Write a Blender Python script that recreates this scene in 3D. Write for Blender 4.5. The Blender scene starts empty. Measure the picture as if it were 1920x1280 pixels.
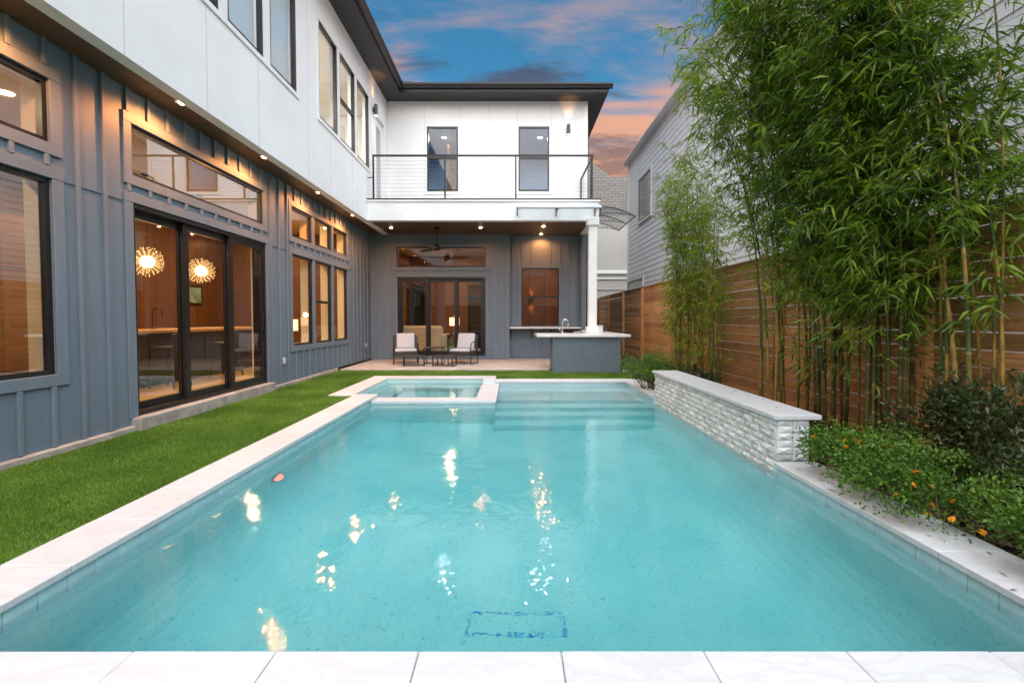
import bpy, bmesh, math, random
import numpy as np
from mathutils import Vector, Matrix

random.seed(7)
rng = np.random.default_rng(7)
R = math.radians
SC = bpy.context.scene
COL = SC.collection

# ------------------------------------------------------------------ camera
CAM_Z = 1.30
cam = bpy.data.cameras.new("camera")
cam.sensor_width = 36.0
cam.lens = 16.0
cam.shift_y = -0.0079
cam.clip_start = 0.05
cam.clip_end = 2000
camo = bpy.data.objects.new("camera", cam)
COL.objects.link(camo)
camo.location = (0, 0, CAM_Z)
camo.rotation_euler = (R(90 - 1.8), 0, 0)
SC.camera = camo

# ------------------------------------------------------------------ sun direction (towards the sun)
SUN_EL, SUN_AZ = 55.0, 163.0          # azimuth clockwise from +Y
SUN_STRENGTH = 5.0
SKY_STRENGTH = 0.13

sun = bpy.data.lights.new("sun", 'SUN')
sun.energy = SUN_STRENGTH
sun.angle = R(95)
sun.color = (1.0, 0.965, 0.93)
suno = bpy.data.objects.new("sun", sun)
COL.objects.link(suno)
sd = Vector((math.sin(R(SUN_AZ)) * math.cos(R(SUN_EL)), math.cos(R(SUN_AZ)) * math.cos(R(SUN_EL)), math.sin(R(SUN_EL))))
suno.rotation_euler = sd.to_track_quat('Z', 'Y').to_euler()
suno.location = (6, -8, 14)

# ------------------------------------------------------------------ node helpers
def nn(nt, t, **kw):
    n = nt.nodes.new(t)
    for k, v in kw.items():
        setattr(n, k, v)
    return n

def lk(nt, a, b):
    nt.links.new(a, b)

def val(nt, sock, v):
    if hasattr(v, "links") or hasattr(v, "is_linked"):
        nt.links.new(v, sock)
    else:
        sock.default_value = v

def mth(nt, op, a, b=0.0, c=0.0, clamp=False):
    n = nn(nt, "ShaderNodeMath", operation=op, use_clamp=clamp)
    val(nt, n.inputs[0], a); val(nt, n.inputs[1], b); val(nt, n.inputs[2], c)
    return n.outputs[0]

def mixc(nt, f, a, b, mode='MIX'):
    n = nn(nt, "ShaderNodeMix", data_type='RGBA', blend_type=mode)
    val(nt, n.inputs[0], f)
    for s, v in ((n.inputs[6], a), (n.inputs[7], b)):
        if isinstance(v, (tuple, list)):
            s.default_value = (v[0], v[1], v[2], 1)
        else:
            nt.links.new(v, s)
    return n.outputs[2]

def ramp(nt, f, stops, interp='LINEAR'):
    n = nn(nt, "ShaderNodeValToRGB")
    n.color_ramp.interpolation = interp
    els = n.color_ramp.elements
    while len(els) < len(stops):
        els.new(0.5)
    for e, (p, c) in zip(els, stops):
        e.position = p
        e.color = (c[0], c[1], c[2], 1) if isinstance(c, (tuple, list)) else (c, c, c, 1)
    val(nt, n.inputs[0], f)
    return n.outputs[0]

def mrange(nt, v, a, b, c=0.0, d=1.0, smooth=True):
    n = nn(nt, "ShaderNodeMapRange")
    if smooth:
        n.interpolation_type = 'SMOOTHSTEP'
    val(nt, n.inputs[0], v)
    for i, x in zip((1, 2, 3, 4), (a, b, c, d)):
        n.inputs[i].default_value = x
    return n.outputs[0]

def noise(nt, vec, scale, detail=4, rough=0.5, dist=0.0):
    n = nn(nt, "ShaderNodeTexNoise")
    lk(nt, vec, n.inputs["Vector"])
    n.inputs["Scale"].default_value = scale
    n.inputs["Detail"].default_value = detail
    n.inputs["Roughness"].default_value = rough
    n.inputs["Distortion"].default_value = dist
    return n.outputs[0]

def mapping(nt, vec, scale=(1, 1, 1), loc=(0, 0, 0), rot=(0, 0, 0)):
    n = nn(nt, "ShaderNodeMapping")
    lk(nt, vec, n.inputs[0])
    n.inputs["Location"].default_value = loc
    n.inputs["Rotation"].default_value = rot
    n.inputs["Scale"].default_value = scale
    return n.outputs[0]

# ------------------------------------------------------------------ world: daylight sky with evening clouds all round
world = bpy.data.worlds.new("World")
SC.world = world
world.use_nodes = True
wt = world.node_tree
wt.nodes.clear()
wout = nn(wt, "ShaderNodeOutputWorld")
wbg = nn(wt, "ShaderNodeBackground")
lk(wt, wbg.outputs[0], wout.inputs[0])
sky = nn(wt, "ShaderNodeTexSky", sky_type='NISHITA')
sky.sun_disc = False
sky.sun_elevation = R(SUN_EL)
sky.sun_rotation = R(SUN_AZ)
sky.air_density = 1.0
sky.dust_density = 0.4
sky.ozone_density = 2.0
wtc = nn(wt, "ShaderNodeTexCoord")
wdir = wtc.outputs["Generated"]
sep = nn(wt, "ShaderNodeSeparateXYZ"); lk(wt, wdir, sep.inputs[0])
elev = mth(wt, 'MAXIMUM', sep.outputs[2], 0.0)
den = mth(wt, 'ADD', elev, 0.10)
comb = nn(wt, "ShaderNodeCombineXYZ")
lk(wt, mth(wt, 'DIVIDE', sep.outputs[0], den), comb.inputs[0])
lk(wt, mth(wt, 'DIVIDE', sep.outputs[1], den), comb.inputs[1])
cv = comb.outputs[0]
n_peach = noise(wt, mapping(wt, cv, (0.95, 2.3, 1), (3.1, 1.7, 0)), 1.0, 8, 0.56, 0.5)
n_grey = noise(wt, mapping(wt, cv, (1.5, 3.4, 1), (11.75, 3.75, 0)), 1.15, 7, 0.55, 0.3)
n_edge = noise(wt, mapping(wt, cv, (1.1, 2.6, 1), (7.0, 2.0, 0)), 2.2, 6, 0.6, 0.3)
low = mrange(wt, elev, 0.58, 0.34)
thr = mth(wt, 'MULTIPLY_ADD', low, 0.25, -0.11)              # more cloud towards the horizon, all round
m_peach = mrange(wt, mth(wt, 'ADD', n_peach, thr), 0.46, 0.66)
m_grey = mth(wt, 'MULTIPLY', mrange(wt, mth(wt, 'ADD', n_grey, mth(wt, 'MULTIPLY', thr, 0.35)), 0.54, 0.68), 0.85)
skyc = mixc(wt, 1.0, sky.outputs[0], (0.27, 0.73, 0.78), 'MULTIPLY')
def cramp(stops):
    n = nn(wt, "ShaderNodeMapRange", data_type='FLOAT_VECTOR')
    lk(wt, elev, n.inputs[6])
    for i, x in zip((7, 8), (stops[0][0], stops[1][0])): n.inputs[i].default_value = (x, x, x)
    for i, c in zip((9, 10), (stops[0][1], stops[1][1])): n.inputs[i].default_value = c
    return n.outputs[1]
peach_c = cramp([(0.32, (4.8, 2.35, 1.35)), (0.56, (2.5, 1.8, 1.9))])
grey_c = cramp([(0.30, (1.5, 0.95, 0.9)), (0.48, (0.38, 0.46, 0.72))])
hor = mixc(wt, mrange(wt, elev, 0.46, 0.24, 0, 0.7), skyc, (1.9, 2.3, 2.1))
warm = mixc(wt, mrange(wt, n_edge, 0.45, 0.70, 0, 0.55), peach_c, (2.6, 1.7, 1.75))
c1 = mixc(wt, m_peach, hor, warm)
c2 = mixc(wt, m_grey, c1, grey_c)
lk(wt, c2, wbg.inputs[0])
wbg.inputs[1].default_value = SKY_STRENGTH

vs = SC.view_settings
vs.view_transform = 'Standard'
vs.look = 'None'
vs.exposure = 0.6
vs.gamma = 1.0
vs.use_curve_mapping = False

cy = SC.cycles
cy.use_denoising = True
cy.max_bounces = 12
cy.diffuse_bounces = 4
cy.glossy_bounces = 4
cy.transmission_bounces = 8
cy.transparent_max_bounces = 16
cy.caustics_refractive = True
cy.caustics_reflective = False
cy.sample_clamp_indirect = 6.0
cy.sample_clamp_direct = 0.0
cy.use_adaptive_sampling = True
cy.adaptive_threshold = 0.015

# ------------------------------------------------------------------ materials
MATS = {}

def newmat(name):
    m = bpy.data.materials.new(name)
    m.use_nodes = True
    nt = m.node_tree
    b = nt.nodes["Principled BSDF"]
    MATS[name] = m
    return m, nt, b

def simple(name, col, rough=0.5, metal=0.0, nscale=0.0, namt=0.0, bump=0.0, bscale=80.0, rnd=0.0,
           stretch=(1, 1, 1), coord="Object", spec=0.5, dirt=0.0):
    """plain procedural paint/metal/stone with soft mottling, fine relief and a little change from piece to piece"""
    m, nt, b = newmat(name)
    tc = nn(nt, "ShaderNodeTexCoord").outputs[coord]
    v = mapping(nt, tc, stretch)
    c = col
    if namt:
        f = mrange(nt, noise(nt, v, nscale, 5, 0.6), 0.3, 0.7, 1 - namt, 1 + namt * 0.6)
        cc = nn(nt, "ShaderNodeCombineXYZ")
        for i in range(3):
            lk(nt, mth(nt, 'MULTIPLY', f, col[i]), cc.inputs[i])
        c = cc.outputs[0]
    if rnd:
        oi = nn(nt, "ShaderNodeObjectInfo").outputs["Random"]
        f = mrange(nt, oi, 0, 1, 1 - rnd, 1 + rnd, smooth=False)
        sv = nn(nt, "ShaderNodeVectorMath", operation='SCALE')
        if isinstance(c, tuple):
            sv.inputs[0].default_value = c
        else:
            lk(nt, c, sv.inputs[0])
        lk(nt, f, sv.inputs[3])
        c = sv.outputs[0]
    if dirt:
        geo = nn(nt, "ShaderNodeNewGeometry").outputs["Position"]
        g = mrange(nt, noise(nt, geo, 1.7, 6, 0.65), 0.45, 0.75, 0, dirt)
        c = mixc(nt, g, c, (col[0] * 0.6, col[1] * 0.57, col[2] * 0.52))
    if isinstance(c, tuple):
        b.inputs["Base Color"].default_value = (*c, 1)
    else:
        lk(nt, c, b.inputs["Base Color"])
    b.inputs["Roughness"].default_value = rough
    b.inputs["Metallic"].default_value = metal
    b.inputs["Specular IOR Level"].default_value = spec
    if bump:
        bp = nn(nt, "ShaderNodeBump")
        bp.inputs["Strength"].default_value = bump
        bp.inputs["Distance"].default_value = 0.01
        lk(nt, noise(nt, v, bscale, 4, 0.6), bp.inputs["Height"])
        lk(nt, bp.outputs[0], b.inputs["Normal"])
    return m

simple("siding_grey", (0.132, 0.182, 0.235), 0.55, 0, 2.2, 0.055, 0.2, 30, 0.02, (6, 6, 0.6), dirt=0.25)
simple("white_panel", (0.78, 0.80, 0.82), 0.6, 0, 1.3, 0.04, 0.12, 45, dirt=0.12)
simple("white_trim", (0.80, 0.80, 0.80), 0.45, 0, 3, 0.03, 0.04, 60)
simple("black_frame", (0.011, 0.011, 0.012), 0.32, 0, 20, 0.1, 0.03, 200)
simple("bronze_gutter", (0.022, 0.023, 0.025), 0.35, 0.2, 4, 0.1)
simple("dark_soffit", (0.030, 0.029, 0.030), 0.6, 0, 4, 0.1)
simple("steel", (0.55, 0.55, 0.56), 0.25, 1.0)
simple("black_metal", (0.018, 0.018, 0.019), 0.4, 0.5, 15, 0.1)
simple("cable_steel", (0.32, 0.33, 0.34), 0.35, 1.0)
simple("sconce_grey", (0.06, 0.065, 0.075), 0.4, 0.4)
simple("concrete", (0.33, 0.32, 0.30), 0.85, 0, 5, 0.28, 0.5, 45, dirt=0.5)
simple("patio_concrete", (0.44, 0.40, 0.38), 0.75, 0, 2.4, 0.16, 0.25, 60, dirt=0.35)
simple("cream_plaster", (0.72, 0.60, 0.40), 0.7, 0, 2, 0.04)
simple("interior_white", (0.74, 0.76, 0.76), 0.7, 0, 2, 0.03)
simple("room_bluegrey", (0.20, 0.34, 0.55), 0.7, 0, 2, 0.03)
simple("pale_blind", (0.72, 0.79, 0.86), 0.8, 0, 5, 0.03)
simple("dark_cabinet", (0.028, 0.028, 0.034), 0.45, 0, 4, 0.1)
simple("oak_top", (0.46, 0.27, 0.11), 0.4, 0, 3, 0.15, 0, 30, 0, (1, 8, 1))
simple("cushion", (0.47, 0.49, 0.54), 0.95, 0, 30, 0.06, 0.4, 220, 0.02)
simple("wicker", (0.030, 0.028, 0.027), 0.6, 0, 60, 0.3, 0.5, 160)
simple("sofa_cream", (0.58, 0.47, 0.27), 0.9, 0, 6, 0.06, 0.2, 120)
simple("counter_stone", (0.74, 0.73, 0.71), 0.25, 0, 6, 0.10)
simple("island_paint", (0.115, 0.158, 0.195), 0.6, 0, 6, 0.08, 0.15, 90)
simple("outlet_grey", (0.42, 0.45, 0.48), 0.5)
simple("black_plastic", (0.012, 0.012, 0.012), 0.5)
simple("green_glaze", (0.09, 0.13, 0.02), 0.25)
simple("picture_blue", (0.25, 0.42, 0.40), 0.5, 0, 3, 0.4)
simple("neighbor_siding", (0.77, 0.77, 0.78), 0.65, 0, 1.5, 0.04, 0.05, 60, 0.015)
simple("joint_caulk", (0.50, 0.52, 0.54), 0.7, 0, 3, 0.1)
simple("neighbor_trim", (0.66, 0.66, 0.66), 0.55, 0, 3, 0.03)
simple("stucco_beige", (0.38, 0.365, 0.345), 0.9, 0, 1.2, 0.05, 0.3, 120)
simple("soil", (0.050, 0.033, 0.022), 0.95, 0, 8, 0.4, 0.8, 30)
simple("terrain", (0.16, 0.15, 0.11), 0.95, 0, 0.7, 0.3, 0.5, 12)
simple("stem_brown", (0.09, 0.065, 0.03), 0.8, 0, 20, 0.3)
simple("stepping_stone", (0.46, 0.43, 0.39), 0.85, 0, 8, 0.2, 0.4, 50)
simple("roof_dark", (0.05, 0.05, 0.052), 0.9, 0, 10, 0.2)
simple("tile_pale", (0.44, 0.62, 0.68), 0.22, 0, 5, 0.08, 0, 1, 0.05)
simple("grout", (0.30, 0.27, 0.24), 0.9, 0, 30, 0.2)

def mat_planks(name, c_dark, c_light, scale=6.0, width=0.14, axis=0, rough=0.5):
    """stained timber: long grain plus a different tone for every board width"""
    m, nt, b = newmat(name)
    geo = nn(nt, "ShaderNodeNewGeometry").outputs["Position"]
    s = nn(nt, "ShaderNodeSeparateXYZ"); lk(nt, geo, s.inputs[0])
    k = mth(nt, 'DIVIDE', s.outputs[axis], width)
    fl = mth(nt, 'FLOOR', k)
    fr = mth(nt, 'FRACT', k)
    wn = nn(nt, "ShaderNodeTexWhiteNoise", noise_dimensions='1D'); lk(nt, fl, wn.inputs["W"])
    st = [0.6, 0.6, 0.6]; st[axis] = 9.0
    g = noise(nt, mapping(nt, geo, tuple(st)), scale, 6, 0.65, 0.5)
    f = mth(nt, 'ADD', mth(nt, 'MULTIPLY', g, 0.75), mth(nt, 'MULTIPLY', wn.outputs[0], 0.35), clamp=True)
    c = mixc(nt, f, c_dark, c_light)
    seam = mth(nt, 'LESS_THAN', fr, 0.03)
    c = mixc(nt, seam, c, (c_dark[0] * .4, c_dark[1] * .4, c_dark[2] * .4))
    lk(nt, c, b.inputs["Base Color"])
    b.inputs["Roughness"].default_value = rough
    return m

mat_planks("soffit_wood", (0.042, 0.024, 0.013), (0.155, 0.088, 0.045), 5, 0.14, 1, 0.5)
mat_planks("room_wood", (0.070, 0.030, 0.013), (0.23, 0.105, 0.042), 4, 0.5, 1, 0.45)
mat_planks("back_room_wood", (0.08, 0.026, 0.012), (0.26, 0.095, 0.042), 4, 0.6, 0, 0.4)
mat_planks("oak_floor", (0.36, 0.21, 0.09), (0.62, 0.41, 0.20), 4, 0.18, 0, 0.35)

def mat_emit(name, col, strength):
    m = bpy.data.materials.new(name)
    m.use_nodes = True
    nt = m.node_tree; nt.nodes.clear()
    o = nn(nt, "ShaderNodeOutputMaterial"); e = nn(nt, "ShaderNodeEmission")
    tc = nn(nt, "ShaderNodeTexCoord").outputs["Object"]
    c = mixc(nt, noise(nt, tc, 3, 2), (col[0] * .93, col[1] * .93, col[2] * .93), col)
    lk(nt, c, e.inputs[0]); e.inputs[1].default_value = strength
    lk(nt, e.outputs[0], o.inputs[0])
    MATS[name] = m
mat_emit("lamp_lens", (1.0, 0.60, 0.32), 60)
mat_emit("sconce_lens", (1.0, 0.85, 0.65), 8)
mat_emit("room_lens", (1.0, 0.80, 0.52), 14)
mat_emit("chandelier_glow", (1.0, 0.62, 0.28), 4.0)
mat_emit("chandelier_bead", (1.0, 0.50, 0.17), 2.6)
mat_emit("shade_glow", (1.0, 0.58, 0.25), 2.4)
mat_emit("pool_lens", (1.0, 0.16, 0.12), 2.6)

def schlick(nt, f0):
    """reflectance of a thin pane, the same from either side"""
    fc = nn(nt, "ShaderNodeLayerWeight"); fc.inputs[0].default_value = 0.5
    p5 = mth(nt, 'POWER', fc.outputs["Facing"], 5.0)
    return mth(nt, 'MULTIPLY_ADD', p5, 1.0 - f0, f0, clamp=True)

def mat_glass(name, f0=0.04, tint=(0.95, 0.97, 0.97)):
    m = bpy.data.materials.new(name)
    m.use_nodes = True
    nt = m.node_tree; nt.nodes.clear()
    o = nn(nt, "ShaderNodeOutputMaterial")
    t = nn(nt, "ShaderNodeBsdfTransparent"); t.inputs[0].default_value = (*tint, 1)
    g = nn(nt, "ShaderNodeBsdfGlossy"); g.inputs["Roughness"].default_value = 0.015
    tc = nn(nt, "ShaderNodeTexCoord").outputs["Object"]
    bp = nn(nt, "ShaderNodeBump"); bp.inputs["Strength"].default_value = 0.02; bp.inputs["Distance"].default_value = 0.02
    lk(nt, noise(nt, tc, 1.3, 2), bp.inputs["Height"])
    lk(nt, bp.outputs[0], g.inputs["Normal"])
    mx = nn(nt, "ShaderNodeMixShader")
    lk(nt, schlick(nt, f0), mx.inputs[0])
    lk(nt, t.outputs[0], mx.inputs[1]); lk(nt, g.outputs[0], mx.inputs[2])
    lk(nt, mx.outputs[0], o.inputs[0])
    MATS[name] = m
mat_glass("window_glass", 0.055)
mat_glass("door_glass", 0.07)
mat_glass("clear_glass", 0.035)
mat_glass("coated_glass", 0.24, (0.85, 0.90, 0.93))

def mat_awning():
    m = bpy.data.materials.new("polycarbonate"); m.use_nodes = True
    nt = m.node_tree; nt.nodes.clear()
    o = nn(nt, "ShaderNodeOutputMaterial")
    t = nn(nt, "ShaderNodeBsdfTransparent"); t.inputs[0].default_value = (.93, .95, .96, 1)
    b = nn(nt, "ShaderNodeBsdfPrincipled"); b.inputs["Base Color"].default_value = (.8, .84, .86, 1); b.inputs["Roughness"].default_value = .2
    tc = nn(nt, "ShaderNodeTexCoord").outputs["Object"]
    f = mth(nt, 'ADD', mrange(nt, noise(nt, tc, 6, 4), 0.3, 0.7, 0.05, 0.12), schlick(nt, .05), clamp=True)
    mx = nn(nt, "ShaderNodeMixShader"); lk(nt, f, mx.inputs[0]); lk(nt, t.outputs[0], mx.inputs[1]); lk(nt, b.outputs[0], mx.inputs[2])
    lk(nt, mx.outputs[0], o.inputs[0])
    MATS["polycarbonate"] = m
mat_awning()

def mat_marble(name, base=(0.585, 0.60, 0.625), rnd=0.05, vein_c=(0.44, 0.45, 0.475), vamt=.34):
    m, nt, b = newmat(name)
    geo = nn(nt, "ShaderNodeNewGeometry").outputs["Position"]
    n1 = noise(nt, mapping(nt, geo, (1, 2.4, 1), (0, 0, 0), (0, 0, 0.5)), 2.2, 8, 0.62, 1.6)
    vein = mth(nt, 'ABSOLUTE', mth(nt, 'SUBTRACT', n1, 0.5))
    vm = mrange(nt, vein, 0.0, 0.07, vamt, 0)
    oi = nn(nt, "ShaderNodeObjectInfo").outputs["Random"]
    c = mixc(nt, vm, base, vein_c)
    sv = nn(nt, "ShaderNodeVectorMath", operation='SCALE')
    lk(nt, c, sv.inputs[0]); lk(nt, mrange(nt, oi, 0, 1, 1 - rnd, 1 + rnd * .5, smooth=False), sv.inputs[3])
    speck = mrange(nt, noise(nt, geo, 9, 6, 0.7), 0.66, 0.78, 0, 0.25)
    c2 = mixc(nt, speck, sv.outputs[0], (0.50, 0.46, 0.42))
    lk(nt, c2, b.inputs["Base Color"])
    b.inputs["Roughness"].default_value = 0.5
    bp = nn(nt, "ShaderNodeBump"); bp.inputs["Strength"].default_value = 0.12; bp.inputs["Distance"].default_value = 0.004
    lk(nt, noise(nt, geo, 70, 4), bp.inputs["Height"]); lk(nt, bp.outputs[0], b.inputs["Normal"])
mat_marble("coping_marble")
mat_marble("facet_stone", (0.66, 0.68, 0.68), 0.22, (0.36, 0.38, 0.375), .5)

def mat_plaster():
    m, nt, b = newmat("pool_plaster")
    geo = nn(nt, "ShaderNodeNewGeometry").outputs["Position"]
    sp = noise(nt, geo, 62, 3, 0.6)
    big = noise(nt, geo, 1.4, 5, 0.6)
    c = mixc(nt, mrange(nt, big, 0.3, 0.7), (0.44, 0.70, 0.74), (0.58, 0.79, 0.80))
    c = mixc(nt, mrange(nt, sp, 0.58, 0.68, 0, 0.6), c, (0.18, 0.38, 0.43))
    c = mixc(nt, mrange(nt, sp, 0.40, 0.30, 0, 0.6), c, (0.74, 0.80, 0.78))
    lk(nt, c, b.inputs["Base Color"])
    b.inputs["Roughness"].default_value = 0.85
mat_plaster()

def mat_water():
    m = bpy.data.materials.new("pool_water")
    m.use_nodes = True
    nt = m.node_tree; nt.nodes.clear()
    o = nn(nt, "ShaderNodeOutputMaterial")
    g = nn(nt, "ShaderNodeBsdfGlass")
    g.inputs["Roughness"].default_value = 0.0
    g.inputs["IOR"].default_value = 1.333
    geo = nn(nt, "ShaderNodeNewGeometry").outputs["Position"]
    n1 = noise(nt, mapping(nt, geo, (1, 0.8, 1)), 2.4, 3, 0.5, 0.6)
    n2 = noise(nt, mapping(nt, geo, (1, 0.75, 1), (4, 2, 0)), 6.0, 2, 0.5, 1.0)
    n3 = noise(nt, mapping(nt, geo, (1, 0.8, 1), (1, 7, 0)), 15.0, 2, 0.5, 0.9)
    calm = mrange(nt, noise(nt, geo, 0.55, 2), 0.38, 0.62, 0.35, 1.0)
    h = mth(nt, 'ADD', mth(nt, 'MULTIPLY', n1, 0.0075), mth(nt, 'ADD', mth(nt, 'MULTIPLY', n2, mth(nt, 'MULTIPLY', calm, 0.0040)), mth(nt, 'MULTIPLY', n3, mth(nt, 'MULTIPLY', calm, 0.0027))))
    bp = nn(nt, "ShaderNodeBump"); bp.inputs["Strength"].default_value = 1.0; bp.inputs["Distance"].default_value = 1.0
    lk(nt, h, bp.inputs["Height"]); lk(nt, bp.outputs[0], g.inputs["Normal"])
    va = nn(nt, "ShaderNodeVolumeAbsorption")
    va.inputs["Color"].default_value = (0.22, 0.90, 0.94, 1)
    va.inputs["Density"].default_value = 0.42
    lk(nt, g.outputs[0], o.inputs["Surface"])
    lk(nt, va.outputs[0], o.inputs["Volume"])
    MATS["pool_water"] = m
mat_water()

def mat_fence():
    m, nt, b = newmat("cedar")
    geo = nn(nt, "ShaderNodeNewGeometry").outputs["Position"]
    oi = nn(nt, "ShaderNodeObjectInfo").outputs["Random"]
    cx = nn(nt, "ShaderNodeCombineXYZ"); lk(nt, mth(nt, 'MULTIPLY', oi, 37.0), cx.inputs[1])
    ad = nn(nt, "ShaderNodeVectorMath", operation='ADD'); lk(nt, geo, ad.inputs[0]); lk(nt, cx.outputs[0], ad.inputs[1])
    g = noise(nt, mapping(nt, ad.outputs[0], (3, 0.7, 12)), 3.2, 7, 0.65, 0.8)
    c = ramp(nt, g, [(0.25, (0.19, 0.090, 0.032)), (0.5, (0.46, 0.23, 0.078)), (0.75, (0.64, 0.36, 0.14))])
    sv = nn(nt, "ShaderNodeVectorMath", operation='SCALE'); lk(nt, c, sv.inputs[0])
    lk(nt, mrange(nt, oi, 0, 1, 0.68, 1.22, smooth=False), sv.inputs[3])
    st = mrange(nt, noise(nt, mapping(nt, geo, (1, 1.3, 1.0)), 0.9, 6, 0.7), 0.52, 0.72, 0, 0.55)
    c = mixc(nt, st, sv.outputs[0], (0.055, 0.042, 0.030))
    kn = nn(nt, "ShaderNodeTexVoronoi"); kn.inputs["Scale"].default_value = 1.6
    lk(nt, mapping(nt, ad.outputs[0], (1, 1.1, 2.0)), kn.inputs["Vector"])
    c = mixc(nt, mrange(nt, kn.outputs[0], 0.07, 0.03), c, (0.04, 0.018, 0.009))
    lk(nt, c, b.inputs["Base Color"])
    b.inputs["Roughness"].default_value = 0.75
    bp = nn(nt, "ShaderNodeBump"); bp.inputs["Strength"].default_value = 0.4; bp.inputs["Distance"].default_value = 0.006
    lk(nt, g, bp.inputs["Height"]); lk(nt, bp.outputs[0], b.inputs["Normal"])
mat_fence()

def mat_brick():
    m, nt, b = newmat("painted_brick")
    geo = nn(nt, "ShaderNodeNewGeometry").outputs["Position"]
    s = nn(nt, "ShaderNodeSeparateXYZ"); lk(nt, geo, s.inputs[0])
    c3 = nn(nt, "ShaderNodeCombineXYZ"); lk(nt, s.outputs[0], c3.inputs[0]); lk(nt, s.outputs[2], c3.inputs[1])
    br = nn(nt, "ShaderNodeTexBrick"); lk(nt, c3.outputs[0], br.inputs[0])
    br.inputs["Color1"].default_value = (0.25, 0.235, 0.225, 1); br.inputs["Color2"].default_value = (0.20, 0.19, 0.185, 1)
    br.inputs["Mortar"].default_value = (0.12, 0.115, 0.11, 1)
    br.inputs["Scale"].default_value = 1.0; br.inputs["Brick Width"].default_value = 0.42
    br.inputs["Row Height"].default_value = 0.15; br.inputs["Mortar Size"].default_value = 0.015
    lk(nt, br.outputs[0], b.inputs["Base Color"]); b.inputs["Roughness"].default_value = 0.9
    bp = nn(nt, "ShaderNodeBump"); bp.inputs["Strength"].default_value = 0.6; bp.inputs["Distance"].default_value = 0.02
    bp.invert = True
    lk(nt, br.outputs["Fac"], bp.inputs["Height"]); lk(nt, bp.outputs[0], b.inputs["Normal"])
mat_brick()

def mat_leaf(name, stops, trans=0.35, rough=0.45, patch=1.5, pw=.38):
    m = bpy.data.materials.new(name)
    m.use_nodes = True
    nt = m.node_tree; nt.nodes.clear()
    o = nn(nt, "ShaderNodeOutputMaterial")
    ge = nn(nt, "ShaderNodeNewGeometry")
    pn = noise(nt, ge.outputs["Position"], patch, 3)
    f = mth(nt, 'ADD', mth(nt, 'MULTIPLY', ge.outputs["Random Per Island"], 1 - pw), mth(nt, 'MULTIPLY', mrange(nt, pn, 0.3, 0.7), pw), clamp=True)
    c = ramp(nt, f, stops)
    d = nn(nt, "ShaderNodeBsdfPrincipled"); d.inputs["Roughness"].default_value = rough
    d.inputs["Specular IOR Level"].default_value = 0.35
    lk(nt, c, d.inputs["Base Color"])
    t = nn(nt, "ShaderNodeBsdfTranslucent")
    tcx = mixc(nt, 1.0, c, (1.25, 1.3, 0.5), 'MULTIPLY')
    lk(nt, tcx, t.inputs[0])
    mx = nn(nt, "ShaderNodeMixShader"); mx.inputs[0].default_value = trans
    lk(nt, d.outputs[0], mx.inputs[1]); lk(nt, t.outputs[0], mx.inputs[2])
    lk(nt, mx.outputs[0], o.inputs[0])
    MATS[name] = m
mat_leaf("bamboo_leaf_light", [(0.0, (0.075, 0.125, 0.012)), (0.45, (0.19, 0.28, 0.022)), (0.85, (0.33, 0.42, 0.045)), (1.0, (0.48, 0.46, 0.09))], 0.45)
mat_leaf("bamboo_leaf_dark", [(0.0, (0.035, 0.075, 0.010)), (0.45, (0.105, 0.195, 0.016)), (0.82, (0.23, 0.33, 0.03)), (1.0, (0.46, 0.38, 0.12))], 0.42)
mat_leaf("lantana_leaf", [(0.0, (0.030, 0.070, 0.010)), (0.5, (0.075, 0.165, 0.020)), (1.0, (0.17, 0.28, 0.04))], 0.3, 0.5, 3)
mat_leaf("dark_leaf", [(0.0, (0.016, 0.026, 0.010)), (0.5, (0.040, 0.060, 0.020)), (0.85, (0.085, 0.11, 0.04)), (1.0, (0.16, 0.13, 0.09))], 0.2, 0.3, 3)
mat_leaf("flower_orange", [(0.0, (0.75, 0.22, 0.01)), (1.0, (0.90, 0.42, 0.02))], 0.2, 0.6, 8)
mat_leaf("turf_blade", [(0.0, (0.060, 0.130, 0.016)), (0.45, (0.120, 0.235, 0.030)), (0.85, (0.185, 0.320, 0.048)), (1.0, (0.31, 0.35, 0.09))], 0.25, 0.5, 0.9, .55)
mat_leaf("mulch_chip", [(0.0, (0.045, 0.026, 0.017)), (0.5, (0.11, 0.062, 0.040)), (1.0, (0.26, 0.16, 0.11))], 0.0, 0.9, 4)
simple("turf_base", (0.055, 0.115, 0.016), 0.9, 0, 3, 0.25, 0.6, 120, coord="Object")

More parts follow.
